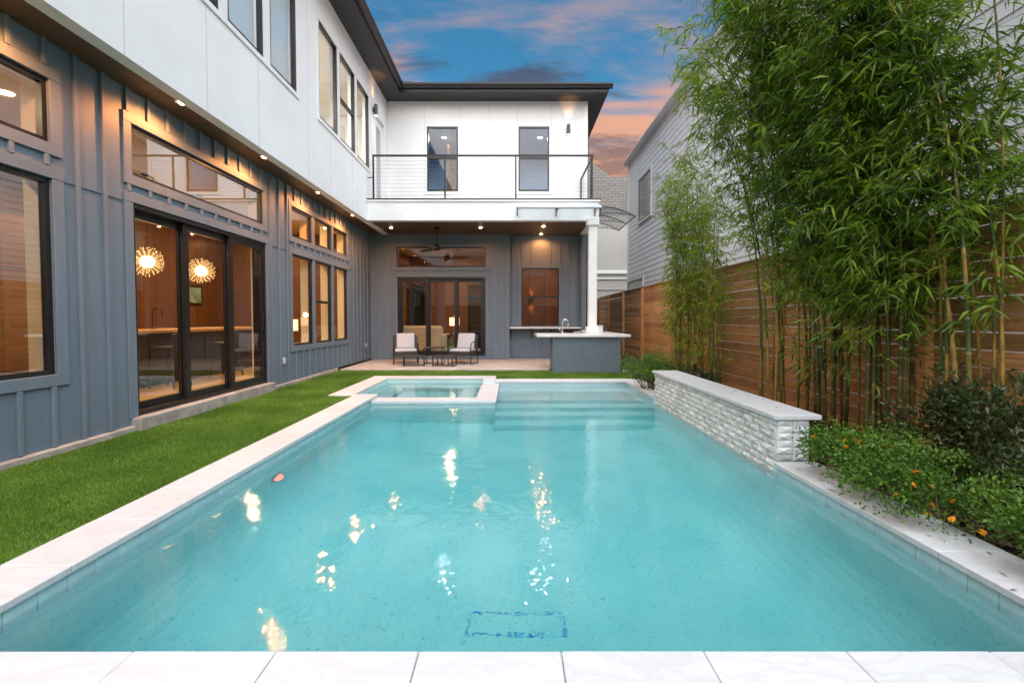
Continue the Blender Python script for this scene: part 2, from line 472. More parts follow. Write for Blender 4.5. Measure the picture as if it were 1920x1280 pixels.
def mat_culm(name, dark):
    m, nt, b = newmat(name)
    tc = nn(nt, "ShaderNodeTexCoord")
    geo = nn(nt, "ShaderNodeNewGeometry").outputs["Position"]
    oi = nn(nt, "ShaderNodeObjectInfo").outputs["Random"]
    s = nn(nt, "ShaderNodeSeparateXYZ"); lk(nt, geo, s.inputs[0])
    k = mth(nt, 'ADD', mth(nt, 'DIVIDE', s.outputs[2], 0.27), mth(nt, 'MULTIPLY', oi, 5.0))
    fr = mth(nt, 'FRACT', k)
    wn = nn(nt, "ShaderNodeTexWhiteNoise", noise_dimensions='2D')
    cx = nn(nt, "ShaderNodeCombineXYZ"); lk(nt, mth(nt, 'FLOOR', k), cx.inputs[0]); lk(nt, oi, cx.inputs[1])
    lk(nt, cx.outputs[0], wn.inputs["Vector"])
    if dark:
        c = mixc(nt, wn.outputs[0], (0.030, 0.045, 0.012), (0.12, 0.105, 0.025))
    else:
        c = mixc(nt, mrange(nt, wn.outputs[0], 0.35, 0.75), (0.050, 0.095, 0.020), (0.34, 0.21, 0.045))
    c = mixc(nt, mrange(nt, fr, 0.93, 0.97), c, (0.30, 0.24, 0.13))
    c = mixc(nt, mrange(nt, noise(nt, geo, 14, 4), 0.5, 0.7, 0, 0.5), c, (0.06, 0.055, 0.02))
    lk(nt, c, b.inputs["Base Color"]); b.inputs["Roughness"].default_value = 0.4
mat_culm("culm_green", False)
mat_culm("culm_dark", True)

def mat_mosaic():
    m, nt, b = newmat("blue_mosaic")
    geo = nn(nt, "ShaderNodeNewGeometry").outputs["Position"]
    v = nn(nt, "ShaderNodeTexVoronoi"); v.inputs["Scale"].default_value = 38; lk(nt, geo, v.inputs["Vector"])
    c = ramp(nt, v.outputs["Color"], [(0.15, (0.04, 0.20, 0.55)), (0.38, (0.20, 0.50, 0.74)), (0.55, (0.46, 0.72, 0.77)), (0.75, (0.12, 0.36, 0.60)), (0.9, (0.50, 0.68, 0.60))])
    lk(nt, c, b.inputs["Base Color"]); b.inputs["Roughness"].default_value = 0.3
mat_mosaic()

# ------------------------------------------------------------------ object helpers
WL = {}                                  # world location of every parent

def setp(o, parent, loc=(0, 0, 0)):
    loc = Vector(loc)
    if parent is not None:
        o.parent = parent
        o.location = loc - WL[parent.name]
    else:
        o.location = loc
    WL[o.name] = loc
    return o

def tag(o, label=None, cat=None, group=None, kind=None):
    if label: o["label"] = label
    if cat: o["category"] = cat
    if group: o["group"] = group
    if kind: o["kind"] = kind
    return o

def thing(name, loc, label, cat, group=None, kind=None):
    o = bpy.data.objects.new(name, None)
    o.empty_display_size = 0.1
    COL.objects.link(o)
    setp(o, None, loc)
    return tag(o, label, cat, group, kind)

def link_mesh(name, me, parent=None, loc=(0, 0, 0), smooth=False):
    o = bpy.data.objects.new(name, me)
    COL.objects.link(o)
    if smooth:
        me.polygons.foreach_set("use_smooth", [True] * len(me.polygons))
    return setp(o, parent, loc)

_cube = {}
def box_mesh(dx, dy, dz, mat, bevel):
    key = (round(dx, 4), round(dy, 4), round(dz, 4), mat, round(bevel, 4))
    if key in _cube:
        return _cube[key]
    bm = bmesh.new()
    bmesh.ops.create_cube(bm, size=1.0)
    bmesh.ops.scale(bm, vec=(dx, dy, dz), verts=bm.verts)
    if bevel > 0:
        bmesh.ops.bevel(bm, geom=bm.edges[:], offset=min(bevel, 0.45 * min(dx, dy, dz)), segments=1, affect='EDGES', profile=0.5)
    me = bpy.data.meshes.new("box_" + mat)
    bm.to_mesh(me); bm.free()
    me.materials.append(MATS[mat])
    _cube[key] = me
    return me

def box(name, x0, x1, y0, y1, z0, z1, mat, parent=None, bevel=0.0):
    if x1 < x0: x0, x1 = x1, x0
    if y1 < y0: y0, y1 = y1, y0
    if z1 < z0: z0, z1 = z1, z0
    me = box_mesh(x1 - x0, y1 - y0, z1 - z0, mat, bevel)
    return link_mesh(name, me, parent, ((x0 + x1) / 2, (y0 + y1) / 2, (z0 + z1) / 2))

def pydata(name, verts, faces, mat, parent=None, loc=(0, 0, 0), smooth=False):
    lv = Vector(loc)
    me = bpy.data.meshes.new(name)
    me.from_pydata([tuple(Vector(v) - lv) for v in verts], [], faces)
    me.validate()
    bm = bmesh.new(); bm.from_mesh(me)
    bmesh.ops.recalc_face_normals(bm, faces=bm.faces)
    bm.to_mesh(me); bm.free()
    me.materials.append(MATS[mat])
    return link_mesh(name, me, parent, loc, smooth)

class MB:
    """collects shapes of ONE part"""
    def __init__(s): s.v = []; s.f = []
    def box(s, x0, x1, y0, y1, z0, z1):
        n = len(s.v)
        s.v += [(x, y, z) for x in (x0, x1) for y in (y0, y1) for z in (z0, z1)]
        s.f += [tuple(n + i for i in q) for q in ((0, 1, 3, 2), (4, 6, 7, 5), (0, 4, 5, 1), (2, 3, 7, 6), (0, 2, 6, 4), (1, 5, 7, 3))]
        return s
    def tube(s, pts, rad, sides=8, cap=True):
        pts = [Vector(p) for p in pts]
        rads = rad if isinstance(rad, (list, tuple)) else [rad] * len(pts)
        n0 = len(s.v)
        prev = None
        for i, p in enumerate(pts):
            t = (pts[min(i + 1, len(pts) - 1)] - pts[max(i - 1, 0)]).normalized()
            if prev is None:
                a = t.orthogonal().normalized()
            else:
                a = (prev - t * prev.dot(t))
                a = a.normalized() if a.length > 1e-6 else t.orthogonal().normalized()
            prev = a
            b = t.cross(a)
            for k in range(sides):
                an = 2 * math.pi * k / sides
                s.v.append(tuple(p + (a * math.cos(an) + b * math.sin(an)) * rads[i]))
        for i in range(len(pts) - 1):
            for k in range(sides):
                q = n0 + i * sides
                s.f.append((q + k, q + (k + 1) % sides, q + sides + (k + 1) % sides, q + sides + k))
        if cap:
            s.f.append(tuple(n0 + k for k in range(sides))[::-1])
            s.f.append(tuple(n0 + (len(pts) - 1) * sides + k for k in range(sides)))
        return s
    def lathe(s, c, prof, sides=20):
        """prof: (radius, z) pairs about a vertical axis through c"""
        return s.tube([(c[0], c[1], c[2] + z) for r, z in prof], [max(r, 1e-4) for r, z in prof], sides)
    def bar(s, a, b, w, h=None):
        """square bar from a to b"""
        a, b = Vector(a), Vector(b); h = h or w
        t = (b - a).normalized()
        u = Vector((0, 0, 1)).cross(t)
        u = u.normalized() if u.length > 1e-4 else Vector((1, 0, 0))
        w2 = t.cross(u)
        n = len(s.v)
        for p in (a, b):
            for i, j in ((-1, -1), (1, -1), (1, 1), (-1, 1)):
                s.v.append(tuple(p + u * i * w / 2 + w2 * j * h / 2))
        s.f += [tuple(n + i for i in q) for q in ((3, 2, 1, 0), (4, 5, 6, 7), (0, 1, 5, 4), (1, 2, 6, 5), (2, 3, 7, 6), (3, 0, 4, 7))]
        return s
    def build(s, name, mat, parent=None, loc=None, smooth=False):
        if loc is None:
            loc = tuple(np.mean(np.array(s.v), axis=0))
        return pydata(name, s.v, s.f, mat, parent, loc, smooth)

# wall-local frames: s runs along the wall, d points out of it
class Plane:
    def __init__(p, axis, at): p.axis, p.at = axis, at      # axis 'X': face looks to +X; 'Y': face looks to -Y; 'x': face looks to -X
    def ext(p, s0, s1, d0, d1):
        if p.axis == 'X': return (p.at + min(d0, d1), p.at + max(d0, d1), s0, s1)
        if p.axis == 'x': return (p.at - max(d0, d1), p.at - min(d0, d1), s0, s1)
        return (s0, s1, p.at - max(d0, d1), p.at - min(d0, d1))
    def pt(p, s, d, z):
        if p.axis == 'X': return (p.at + d, s, z)
        if p.axis == 'x': return (p.at - d, s, z)
        return (s, p.at - d, z)

def pbox(pl, name, s0, s1, z0, z1, d0, d1, mat, parent, bevel=0.0):
    e = pl.ext(s0, s1, d0, d1)
    return box(name, e[0], e[1], e[2], e[3], z0, z1, mat, parent, bevel)

def pwall(pl, name, s0, s1, z0, z1, d0, d1, holes, mat, parent):
    """one wall mesh with real openings"""
    S = sorted({s0, s1, *[min(max(h[i], s0), s1) for h in holes for i in (0, 1)]})
    Z = sorted({z0, z1, *[min(max(h[i], z0), z1) for h in holes for i in (2, 3)]})
    def solid(i, j):
        if i < 0 or j < 0 or i >= len(S) - 1 or j >= len(Z) - 1: return False
        cs, cz = (S[i] + S[i + 1]) / 2, (Z[j] + Z[j + 1]) / 2
        return not any(h[0] < cs < h[1] and h[2] < cz < h[3] for h in holes)
    verts, idx, faces = [], {}, []
    def vi(s, d, z):
        k = (round(s, 5), round(d, 5), round(z, 5))
        if k not in idx:
            idx[k] = len(verts); verts.append(pl.pt(s, d, z))
        return idx[k]
    for i in range(len(S) - 1):
        for j in range(len(Z) - 1):
            if not solid(i, j): continue
            a, b, c, e = S[i], S[i + 1], Z[j], Z[j + 1]
            for d in (d0, d1):
                faces.append((vi(a, d, c), vi(b, d, c), vi(b, d, e), vi(a, d, e)))
            if not solid(i - 1, j): faces.append((vi(a, d0, c), vi(a, d1, c), vi(a, d1, e), vi(a, d0, e)))
            if not solid(i + 1, j): faces.append((vi(b, d0, c), vi(b, d1, c), vi(b, d1, e), vi(b, d0, e)))
            if not solid(i, j - 1): faces.append((vi(a, d0, c), vi(b, d0, c), vi(b, d1, c), vi(a, d1, c)))
            if not solid(i, j + 1): faces.append((vi(a, d0, e), vi(b, d0, e), vi(b, d1, e), vi(a, d1, e)))
    return pydata(name, verts, faces, mat, parent, pl.pt((s0 + s1) / 2, d0, (z0 + z1) / 2))

def ring(pl, name, s0, s1, z0, z1, w, d0, d1, mat, parent):
    m = MB()
    for a, b, c, e in ((s0, s1, z0, z0 + w), (s0, s1, z1 - w, z1), (s0, s0 + w, z0 + w, z1 - w), (s1 - w, s1, z0 + w, z1 - w)):
        x = pl.ext(a, b, d0, d1)
        m.box(x[0], x[1], x[2], x[3], c, e)
    return m.build(name, mat, parent)

def window(pl, s0, s1, z0, z1, parent, bar=None, glass="window_glass", d0=-0.075, d1=-0.012, fw=0.045, name="window"):
    f = ring(pl, name, s0, s1, z0, z1, fw, d0, d1, "black_frame", parent)
    dm = (d0 + d1) / 2
    if bar is None:
        pbox(pl, "pane", s0 + fw - .004, s1 - fw + .004, z0 + fw - .004, z1 - fw + .004, dm - .003, dm + .003, glass, f)
    else:
        pbox(pl, "sash_bar", s0 + fw, s1 - fw, bar - .03, bar + .03, d0 + .004, d1 - .004, "black_frame", f)
        for a, b in ((z0 + fw, bar - .03), (bar + .03, z1 - fw)):
            pbox(pl, "pane", s0 + fw - .004, s1 - fw + .004, a - .004, b + .004, dm - .003, dm + .003, glass, f)
    return f

def add_light(name, kind, loc, energy, color, parent, **kw):
    l = bpy.data.lights.new(name, kind)
    l.energy = energy; l.color = color
    for k, v in kw.items(): setattr(l, k, v)
    o = bpy.data.objects.new(name, l)
    COL.objects.link(o)
    setp(o, parent, loc)
    return o

# ------------------------------------------------------------------ dimensions (metres; grass is z = 0, +Y away from the camera)
XL, XU = -4.38, -3.82          # ground-floor wall, upper white wall
YB, YR = 14.15, 14.45          # patio wall, its set-back part by the bar
YF = 12.10                     # front of the balcony
ZS = 3.92                      # soffit
ZF = 4.45                      # balcony floor
ZE = 7.93                      # eaves soffit
XR = 2.30                      # right end of the back wing
WATER = -0.085

# ------------------------------------------------------------------ ground
def rects_mesh(name, rects, z, mat, parent=None):
    v, f = [], []
    for x0, x1, y0, y1 in rects:
        n = len(v)
        v += [(x0, y0, z), (x1, y0, z), (x1, y1, z), (x0, y1, z)]
        f.append((n, n + 1, n + 2, n + 3))
    return pydata(name, v, f, mat, parent)
g = rects_mesh("ground", [(-400, -3.3, -400, 600), (2.9, 400, -400, 600), (-3.3, 2.9, -400, 1.25), (-3.3, 2.9, 10.3, 600)], -0.06, "terrain")
tag(g, "bare earth ground round the house and pool", "ground", kind="structure")

TURF = [(-4.36, -2.672, -1.5, 7.597), (-4.36, -3.102, 7.597, 11.33), (-3.102, -0.352, 10.252, 11.33), (-0.352, 2.60, 9.752, 11.33), (2.60, 2.95, 10.3, 11.0), (-2.672, 2.8, -1.5, 1.335)]
lawn = rects_mesh("lawn", TURF, 0.0, "turf_base")
tag(lawn, "green artificial lawn between the grey house and pool", "lawn", kind="structure")

def blades():
    P = []
    for x0, x1, y0, y1 in TURF:
        n = int((x1 - x0) * (y1 - y0) * 26000)
        p = np.stack([rng.uniform(x0, x1, n), rng.uniform(y0, y1, n)], 1)
        P.append(p)
    P = np.concatenate(P)
    d = np.hypot(P[:, 0], P[:, 1])
    keep = (P[:, 1] > 1.2) & (rng.random(len(P)) < np.clip(1.5 - d / 8.0, 0.42, 1.0)) & (np.abs(P[:, 0]) < P[:, 1] * 1.25 + 0.6)
    P = P[keep] + rng.normal(0, .006, (int(keep.sum()), 2)); n = len(P); d = d[keep]
    h = rng.uniform(0.012, 0.028, n) * (1 + 0.25 * np.sin(P[:, 0] * 9 + P[:, 1] * 4))
    w = rng.uniform(0.0022, 0.0038, n) * np.clip(d / 3.0, 1, 2.6)
    a = rng.uniform(0, 2 * np.pi, n); lean = rng.uniform(0, 0.016, n); la = rng.uniform(0, 2 * np.pi, n)
    V = np.zeros((n, 3, 3))
    V[:, 0, 0] = P[:, 0] - np.cos(a) * w; V[:, 0, 1] = P[:, 1] - np.sin(a) * w
    V[:, 1, 0] = P[:, 0] + np.cos(a) * w; V[:, 1, 1] = P[:, 1] + np.sin(a) * w
    V[:, 2, 0] = P[:, 0] + np.cos(la) * lean; V[:, 2, 1] = P[:, 1] + np.sin(la) * lean; V[:, 2, 2] = h
    return V

def poly_cloud(name, V, mat, parent=None, loc=(0, 0, 0)):
    """V: (n faces, k corners, 3)"""
    n, k = V.shape[:2]
    me = bpy.data.meshes.new(name)
    me.vertices.add(n * k); me.loops.add(n * k); me.polygons.add(n)
    me.vertices.foreach_set("co", (V - np.array(loc)).astype(np.float32).ravel())
    me.loops.foreach_set("vertex_index", np.arange(n * k, dtype=np.int32))
    me.polygons.foreach_set("loop_start", np.arange(0, n * k, k, dtype=np.int32))
    me.polygons.foreach_set("loop_total", np.full(n, k, dtype=np.int32))
    me.update(calc_edges=True)
    me.materials.append(MATS[mat])
    return link_mesh(name, me, parent, loc)
tag(poly_cloud("grass", blades(), "turf_blade"), "short green turf blades of the lawn", "grass", kind="stuff")

# planting bed
bed = rects_mesh("planting_bed", [(2.74, 4.5, 1.0, 22), (2.40, 2.74, 1.0, 1.3), (2.60, 2.74, 9.76, 22)], -0.012, "soil")
tag(bed, "brown mulched planting bed along the wooden fence", "soil", kind="structure")

def chips():
    n = 9000
    x = rng.uniform(2.74, 4.02, n); y = 1.6 + (rng.random(n) ** 1.35) * 12.0
    L = rng.uniform(0.015, 0.045, n); w = rng.uniform(0.005, 0.011, n)
    a = rng.uniform(0, np.pi, n); t = rng.normal(0, 0.3, n); z = rng.uniform(-0.008, 0.016, n)
    dx, dy, dz = np.cos(a) * np.cos(t) * L, np.sin(a) * np.cos(t) * L, np.sin(t) * L
    wx, wy = -np.sin(a) * w, np.cos(a) * w; wz = rng.normal(0, 0.4, n) * w
    V = np.zeros((n, 4, 3))
    for k, (i, j) in enumerate(((-1, -1), (1, -1), (1, 1), (-1, 1))):
        V[:, k, 0] = x + i * dx + j * wx; V[:, k, 1] = y + i * dy + j * wy; V[:, k, 2] = z + i * dz + j * wz
    return V
tag(poly_cloud("mulch", chips(), "mulch_chip"), "brown wood chip mulch strewn under the bamboo", "mulch", kind="stuff")

# patio slab and house footing
patio = box("patio", -4.30, 0.95, 11.33, 14.6, -0.1, 0.05, "patio_concrete", None, 0.008)
tag(patio, "pinkish concrete patio slab under the balcony", "patio", kind="structure")
patio2 = box("patio", 0.952, 2.62, 11.74, 14.6, -0.1, 0.048, "patio_concrete", None, 0.008)
tag(patio2, "pinkish concrete slab behind the outdoor bar", "patio", kind="structure")
foot = box("footing", -4.60, -4.325, -1.5, 11.33, -0.1, 0.075, "concrete", None, 0.012)
tag(foot, "rough grey concrete footing along the house wall", "footing", kind="structure")

# ------------------------------------------------------------------ the house
house = thing("house", (-4.38, 10, 0), "two storey house with grey board siding below and white panels above", "house")
PL, PU = Plane('X', XL), Plane('X', XU)
PB, PRt, PV = Plane('Y', YB), Plane('Y', YR), Plane('Y', 14.10)

W3 = [(9.07, 10.02), (10.13, 11.07), (11.18, 12.13)]
holesL = [(2.2, 4.36, 2.96, 3.56), (2.2, 4.36, .77, 2.63), (5.28, 8.12, .165, 2.64), (5.28, 8.06, 2.95, 3.54)]
holesL += [(a, b, 2.94, 3.54) for a, b in W3] + [(a, b, .757, 2.60) for a, b in W3]
pwall(PL, "wall", -1.5, 14.15, .08, 3.935, -.06, 0, holesL, "siding_grey", house)
# thick plastered inner side of the wall: its reveals show in the windows
lin = [(a - .01, b + .01, c - .01, e + .01) for a, b, c, e in holesL]
pwall(PL, "inner_wall", .5, 13.9, .10, 3.86, -.27, -.085, lin, "cream_plaster", house)

# flashing seam, battens and trim boards
def hspan(z0, z1, holes, s):
    """free vertical runs of a batten at s between z0 and z1"""
    runs, z = [], z0
    for a, b, c, e in sorted((h for h in holes if h[0] - .09 < s < h[1] + .09), key=lambda h: h[2]):
        if c - .115 > z: runs.append((z, c - .115))
        z = max(z, e + .115)
    if z < z1 - .02: runs.append((z, z1))
    return runs
k = 0
s = -0.87
while s < 14.0:
    for a, b in hspan(.082, 3.93, holesL + [(9.0, 12.2, 2.94, 3.54), (9.0, 12.2, .757, 2.60)], s):
        if b - a > .06 and s > 2.0:
            pbox(PL, "batten", s - .021, s + .021, a, b, .0005, .030, "siding_grey", house, .003)
    s += .305
for a, b in ((4.48, 5.16), (8.24, 8.94), (12.26, 14.1)):
    pbox(PL, "flashing", a, b, 2.634, 2.642, .0005, .012, "siding_grey", house)
def trim(pl, s0, s1, z0, z1, w, parent, bottom=True, d=.024, mat="siding_grey", sill=0.0):
    pbox(pl, "trim_board", s0 - w - sill, s1 + w + sill, z1, z1 + w, .0015, d + .002, mat, parent, .003)
    if bottom: pbox(pl, "trim_board", s0 - w - sill, s1 + w + sill, z0 - w, z0, .0015, d + .002, mat, parent, .003)
    pbox(pl, "trim_board", s0 - w, s0, z0, z1, .001, d, mat, parent, .003)
    pbox(pl, "trim_board", s1, s1 + w, z0, z1, .001, d, mat, parent, .003)
trim(PL, 2.2, 4.36, 2.96, 3.56, .11, house)
trim(PL, 2.2, 4.36, .77, 2.63, .11, house)
trim(PL, 5.28, 8.06, 2.95, 3.54, .11, house)
trim(PL, 5.28, 8.12, .165, 2.64, .11, house, bottom=False)
trim(PL, 9.07, 12.13, 2.94, 3.54, .11, house)
trim(PL, 9.07, 12.13, .757, 2.60, .11, house)
for a, b in ((10.02, 10.13), (11.07, 11.18)):
    pbox(PL, "mullion", a, b, 2.94, 3.54, .001, .018, "siding_grey", house)
    pbox(PL, "mullion", a, b, .757, 2.60, .001, .018, "siding_grey", house)
window(PL, 2.2, 4.36, 2.96, 3.56, house, glass="coated_glass")
window(PL, 2.2, 4.36, .77, 2.63, house, glass="coated_glass")
window(PL, 5.28, 8.06, 2.95, 3.54, house, glass="coated_glass")
for i, (a, b) in enumerate(W3):
    window(PL, a, b, 2.94, 3.54, house)
    window(PL, a, b, .757, 2.60, house, bar=1.69 if i == 1 else None)
# three stacking sliding panels
fr = ring(PL, "sliding_door", 5.28, 8.12, .165, 2.64, .05, -.21, -.004, "black_frame", house)
for a, b, d in ((5.31, 6.30, -.16), (6.21, 7.20, -.10), (7.11, 8.10, -.04)):
    p = ring(PL, "door_panel", a, b, .20, 2.60, .095, d - .022, d + .022, "black_frame", fr)
    pbox(PL, "pane", a + .09, b - .09, .29, 2.51, d - .003, d + .003, "door_glass", fr)
pbox(PL, "handle", 7.98, 8.01, 1.1, 1.42, -.0165, .02, "black_metal", fr, .004)
step = box("door_step", -4.40, -4.27, 5.2, 8.2, -.05, .163, "concrete", house, .012)

# soffit under the overhang, upper white wall
box("soffit", -4.44, XU - .012, -1.5, YF + .2, ZS, ZS + .05, "soffit_wood", house)
A = [(4.07, 4.96), (5.15, 6.04), (6.22, 7.11), (7.30, 8.19)]
B = [(9.13, 10.09), (10.23, 11.20), (11.35, 12.28)]
holesU = [(a, b, 5.29, 7.19) for a, b in A + B] + [(12.88, 13.72, ZF + .01, 7.03)]
pwall(PU, "upper_wall", -1.5, 14.10, ZS - .025, ZE + .02, -.16, 0, holesU, "white_panel", house)
for a, b in A:
    window(PU, a, b, 5.29, 7.19, house, glass="clear_glass", d0=-.07, d1=.004)
    pbox(PU, "blind", a + .02, b - .02, 5.33, 7.15, -.135, -.12, "pale_blind", house)
for i, (a, b) in enumerate(B):
    window(PU, a, b, 5.29, 7.19, house, bar=6.21 if i == 1 else None, glass="clear_glass", d0=-.07, d1=.004)
for s0, s1 in ((4.07, 8.19), (9.13, 12.28)):
    trim(PU, s0, s1, 5.29, 7.19, .075, house, d=.02, mat="white_trim")
for S_ in (A, B):
    for (a0, b0), (a1, b1) in zip(S_[:-1], S_[1:]):
        pbox(PU, "mullion", b0, a1, 5.29, 7.19, .001, .016, "white_trim", house)
for s in (2.6, 3.35, 4.57, 5.8, 6.97, 8.66, 9.7, 11.0, 12.55):      # panel joints: slim grey strips
    zs = [(ZS - .02, 5.2)] if any(a - .1 < s < b + .1 for a, b in ((4.07, 8.19), (9.13, 12.28))) else [(ZS - .02, ZE)]
    for z0, z1 in zs:
        pbox(PU, "panel_joint", s - .004, s + .004, z0, z1, .0008, .0022, "joint_caulk", house)
bd = pbox(PU, "balcony_door", 12.90, 13.70, ZF + .02, 7.01, -.10, -.055, "white_trim", house)
ring(PU, "door_frame", 13.02, 13.58, ZF + .25, 6.85, .04, -.054, -.046, "white_trim", bd)
pbox(PU, "pane", 13.06, 13.54, ZF + .29, 6.81, -.0545, -.0495, "coated_glass", bd)
trim(PU, 12.88, 13.72, ZF, 7.03, .09, house, bottom=False, d=.022, mat="white_trim")

# patio walls (grey board siding)
holesB = [(-3.55, -.82, .155, 2.60), (-3.57, -.81, 2.90, 3.53)]
pwall(PB, "patio_wall", XL - .001, -.08, .055, 3.935, -.10, 0, holesB, "siding_grey", house)
pwall(PB, "inner_wall", -4.2, -.1, .10, 3.86, -.28, -.102, [(-3.6, -.77, .12, 2.65), (-3.6, -.78, 2.87, 3.56)], "cream_plaster", house)
holesR = [(.29, 1.49, 1.08, 2.91)]
pwall(PRt, "patio_wall", -.08, XR - .01, .055, 3.935, -.10, 0, holesR, "siding_grey", house)
box("wall_corner", -.18, -.078, YB - .0015, YR, .056, 3.934, "siding_grey", house)
for s in (-4.2, -3.98, -3.74, -.62, -.42, -.22):
    pbox(PB, "batten", s - .019, s + .019, .058, 3.93, .0005, .018, "siding_grey", house, .003)
for s in np.arange(-3.45, -.7, .305):
    pbox(PB, "batten", s - .019, s + .019, 3.64, 3.93, .0005, .018, "siding_grey", house, .003)
for s in (.02, .32, .62, .92, 1.22, 1.52, 1.80, 2.05, 2.24):
    for a, b in hspan(.058, 3.93, holesR, s):
        pbox(PRt, "batten", s - .019, s + .019, a, b, .0005, .018, "siding_grey", house, .003)
trim(PB, -3.55, -.82, .155, 2.60, .10, house, bottom=False)
trim(PB, -3.57, -.81, 2.90, 3.53, .10, house)
trim(PRt, .29, 1.49, 1.08, 2.91, .085, house, bottom=False)
window(PB, -3.57, -.81, 2.90, 3.53, house)
window(PRt, .29, 1.49, 1.08, 2.91, house, bar=2.0, glass="clear_glass")
fr = ring(PB, "sliding_door", -3.55, -.82, .155, 2.60, .06, -.18, -.002, "black_frame", house)
for a, b, d in ((-3.49, -2.58, -.04), (-2.64, -1.70, -.09), (-1.76, -.88, -.14)):
    ring(PB, "door_panel", a, b, .20, 2.55, .10, d - .022, d + .022, "black_frame", fr)
    pbox(PB, "pane", a + .09, b - .09, .29, 2.46, d - .003, d + .003, "door_glass", fr)
box("patio_ceiling", XL, XR - .02, YF + .2, YR + .02, ZS + .004, ZS + .05, "soffit_wood", house)

# balcony
box("balcony_beam", XU + .001, 2.29, YF, YF + .2, ZS - .02, 4.385, "white_panel", house, .004)
box("balcony_beam", 2.10, 2.288, YF + .2, YB, ZS - .018, 4.384, "white_panel", house, .004)
box("balcony_cornice", XU + .001, 2.33, YF - .035, YF + .16, 4.385, 4.44, "white_trim", house, .006)
box("balcony_floor", XU + .001, 2.32, YF + .02, 14.10, 4.40, ZF, "patio_concrete", house)
box("balcony_edge", XU + .002, 2.345, YF - .05, YF + .03, 4.441, 4.468, "bronze_gutter", house, .003)
holesV = [(-2.60, -1.65, 5.22, 7.17), (.20, 1.14, 5.22, 7.17)]
pwall(PV, "upper_wall", XU + .002, XR, 4.3, ZE + .02, -.16, 0, holesV, "white_panel", house)
for a, b, c, e in holesV:
    window(PV, a, b, c, e, house, bar=6.23, glass="clear_glass", d0=-.06, d1=.012)
    pbox(PV, "sill", a - .12, b + .12, c - .105, c - .03, .001, .02, "white_trim", house, .003)
for s in (-2.62 - .05, -1.58, -.70, .22 - .06, 1.21):
    pbox(PV, "panel_joint", s - .004, s + .004, ZF + .01, ZE, .0008, .0022, "joint_caulk", house)
box("corner_board", XR - .10, XR + .012, 14.10 - .014, 14.3, ZF, ZE, "white_trim", house)
box("side_wall", XR - .15, XR, 14.12, 20, .05, ZE, "siding_grey", house)
box("downspout", XR + .02, XR + .09, 14.42, 14.50, .1, ZE, "bronze_gutter", house, .01)

# eaves, gutters and roof
EX, EY, ER = -3.30, 13.55, 2.82
box("eaves_soffit", -4.2, EX, -2, 14.3, ZE, ZE + .03, "dark_soffit", house)
box("eaves_soffit", EX, ER, EY, 14.3, ZE + .001, ZE + .031, "dark_soffit", house)
box("eaves_soffit", XR - .1, ER, 14.3, 20, ZE + .002, ZE + .032, "dark_soffit", house)
box("fascia", EX - .02, EX + .015, -2, EY + .02, ZE + .031, 8.17, "bronze_gutter", house)
box("fascia", EX + .015, ER, EY - .015, EY + .02, ZE + .032, 8.17, "bronze_gutter", house)
box("fascia", ER - .02, ER + .015, EY - .015, 20, ZE + .0325, 8.168, "bronze_gutter", house)
def gutter(p0, p1, out):
    """K-profile gutter from p0 to p1 projecting along out"""
    prof = [(0, 0.0), (.07, .005), (.085, .05), (.115, .09), (.12, .135), (.105, .135), (.10, .10), (.06, .03), (0, .03)]
    v, f = [], []
    for p in (p0, p1):
        for o_, z in prof:
            v.append((p[0] + out[0] * o_, p[1] + out[1] * o_, 8.02 + z))
    n = len(prof)
    for i in range(n):
        f.append((i, (i + 1) % n, n + (i + 1) % n, n + i))
    f.append(tuple(range(n))); f.append(tuple(range(n, 2 * n)))
    return pydata("gutter", v, f, "bronze_gutter", house)
gutter((EX + .0155, -2, 0), (EX + .0155, EY + .0, 0), (1, 0))
gutter((EX + .12, EY - .0155, 0), (ER + .12, EY - .0155, 0), (0, -1))
pydata("roof", [(-12, -2, 8.16), (EX, -2, 8.16), (EX, EY, 8.16), (ER, EY, 8.16), (ER, 20, 8.16), (-12, 20, 8.16),
                (-7.5, 2, 9.3), (-7.5, 17, 9.3), (-1, 17, 9.25), (0, 17, 9.2)],
       [(0, 1, 6), (1, 2, 7, 6), (2, 3, 9, 7), (3, 4, 9), (4, 5, 7, 9), (5, 0, 6, 7)], "roof_dark", house)
box("roof_vent", EX + .05, EX + .32, 13.75, 14.0, 8.14, 8.36, "bronze_gutter", house, .01)
box("roof_closure", -12, ER - .05, EY + .03, 20, 8.10, 8.14, "roof_dark", house)
box("roof_closure", -12, EX - .05, -2, EY + .03, 8.10, 8.141, "roof_dark", house)

# rooms behind the glass
def room(x0, x1, y0, y1, z0, z1, far, floor, side, ceil, skip=()):
    if 'w' not in skip: box("room_wall", x0 - .1, x0, y0, y1, z0, z1, far, house)
    if 'e' not in skip: box("room_wall", x1, x1 + .1, y0, y1, z0, z1, side, house)
    if 's' not in skip: box("room_wall", x0 - .1, x1 + .001, y0 - .1, y0, z0, z1, side, house)
    if 'n' not in skip: box("room_wall", x0 - .1, x1 + .001, y1, y1 + .1, z0, z1, side, house)
    box("room_floor", x0 - .1, x1 + .06, y0 - .1, y1 + .1, z0 - .06, z0, floor, house)
    box("room_ceiling", x0 - .1, x1 + .06, y0 - .1, y1 + .1, z1, z1 + .05, ceil, house)
room(-9.0, -4.46, .5, 13.9, .158, 3.865, "room_wood", "oak_floor", "room_wood", "cream_plaster", skip=('e',))
room(-4.15, -.20, 14.44, 18.4, .15, 3.83, "back_room_wood", "oak_floor", "back_room_wood", "cream_plaster", skip=('s',))
room(-.09, 2.1, 14.56, 17.0, .15, 3.83, "back_room_wood", "oak_floor", "back_room_wood", "cream_plaster", skip=('s',))
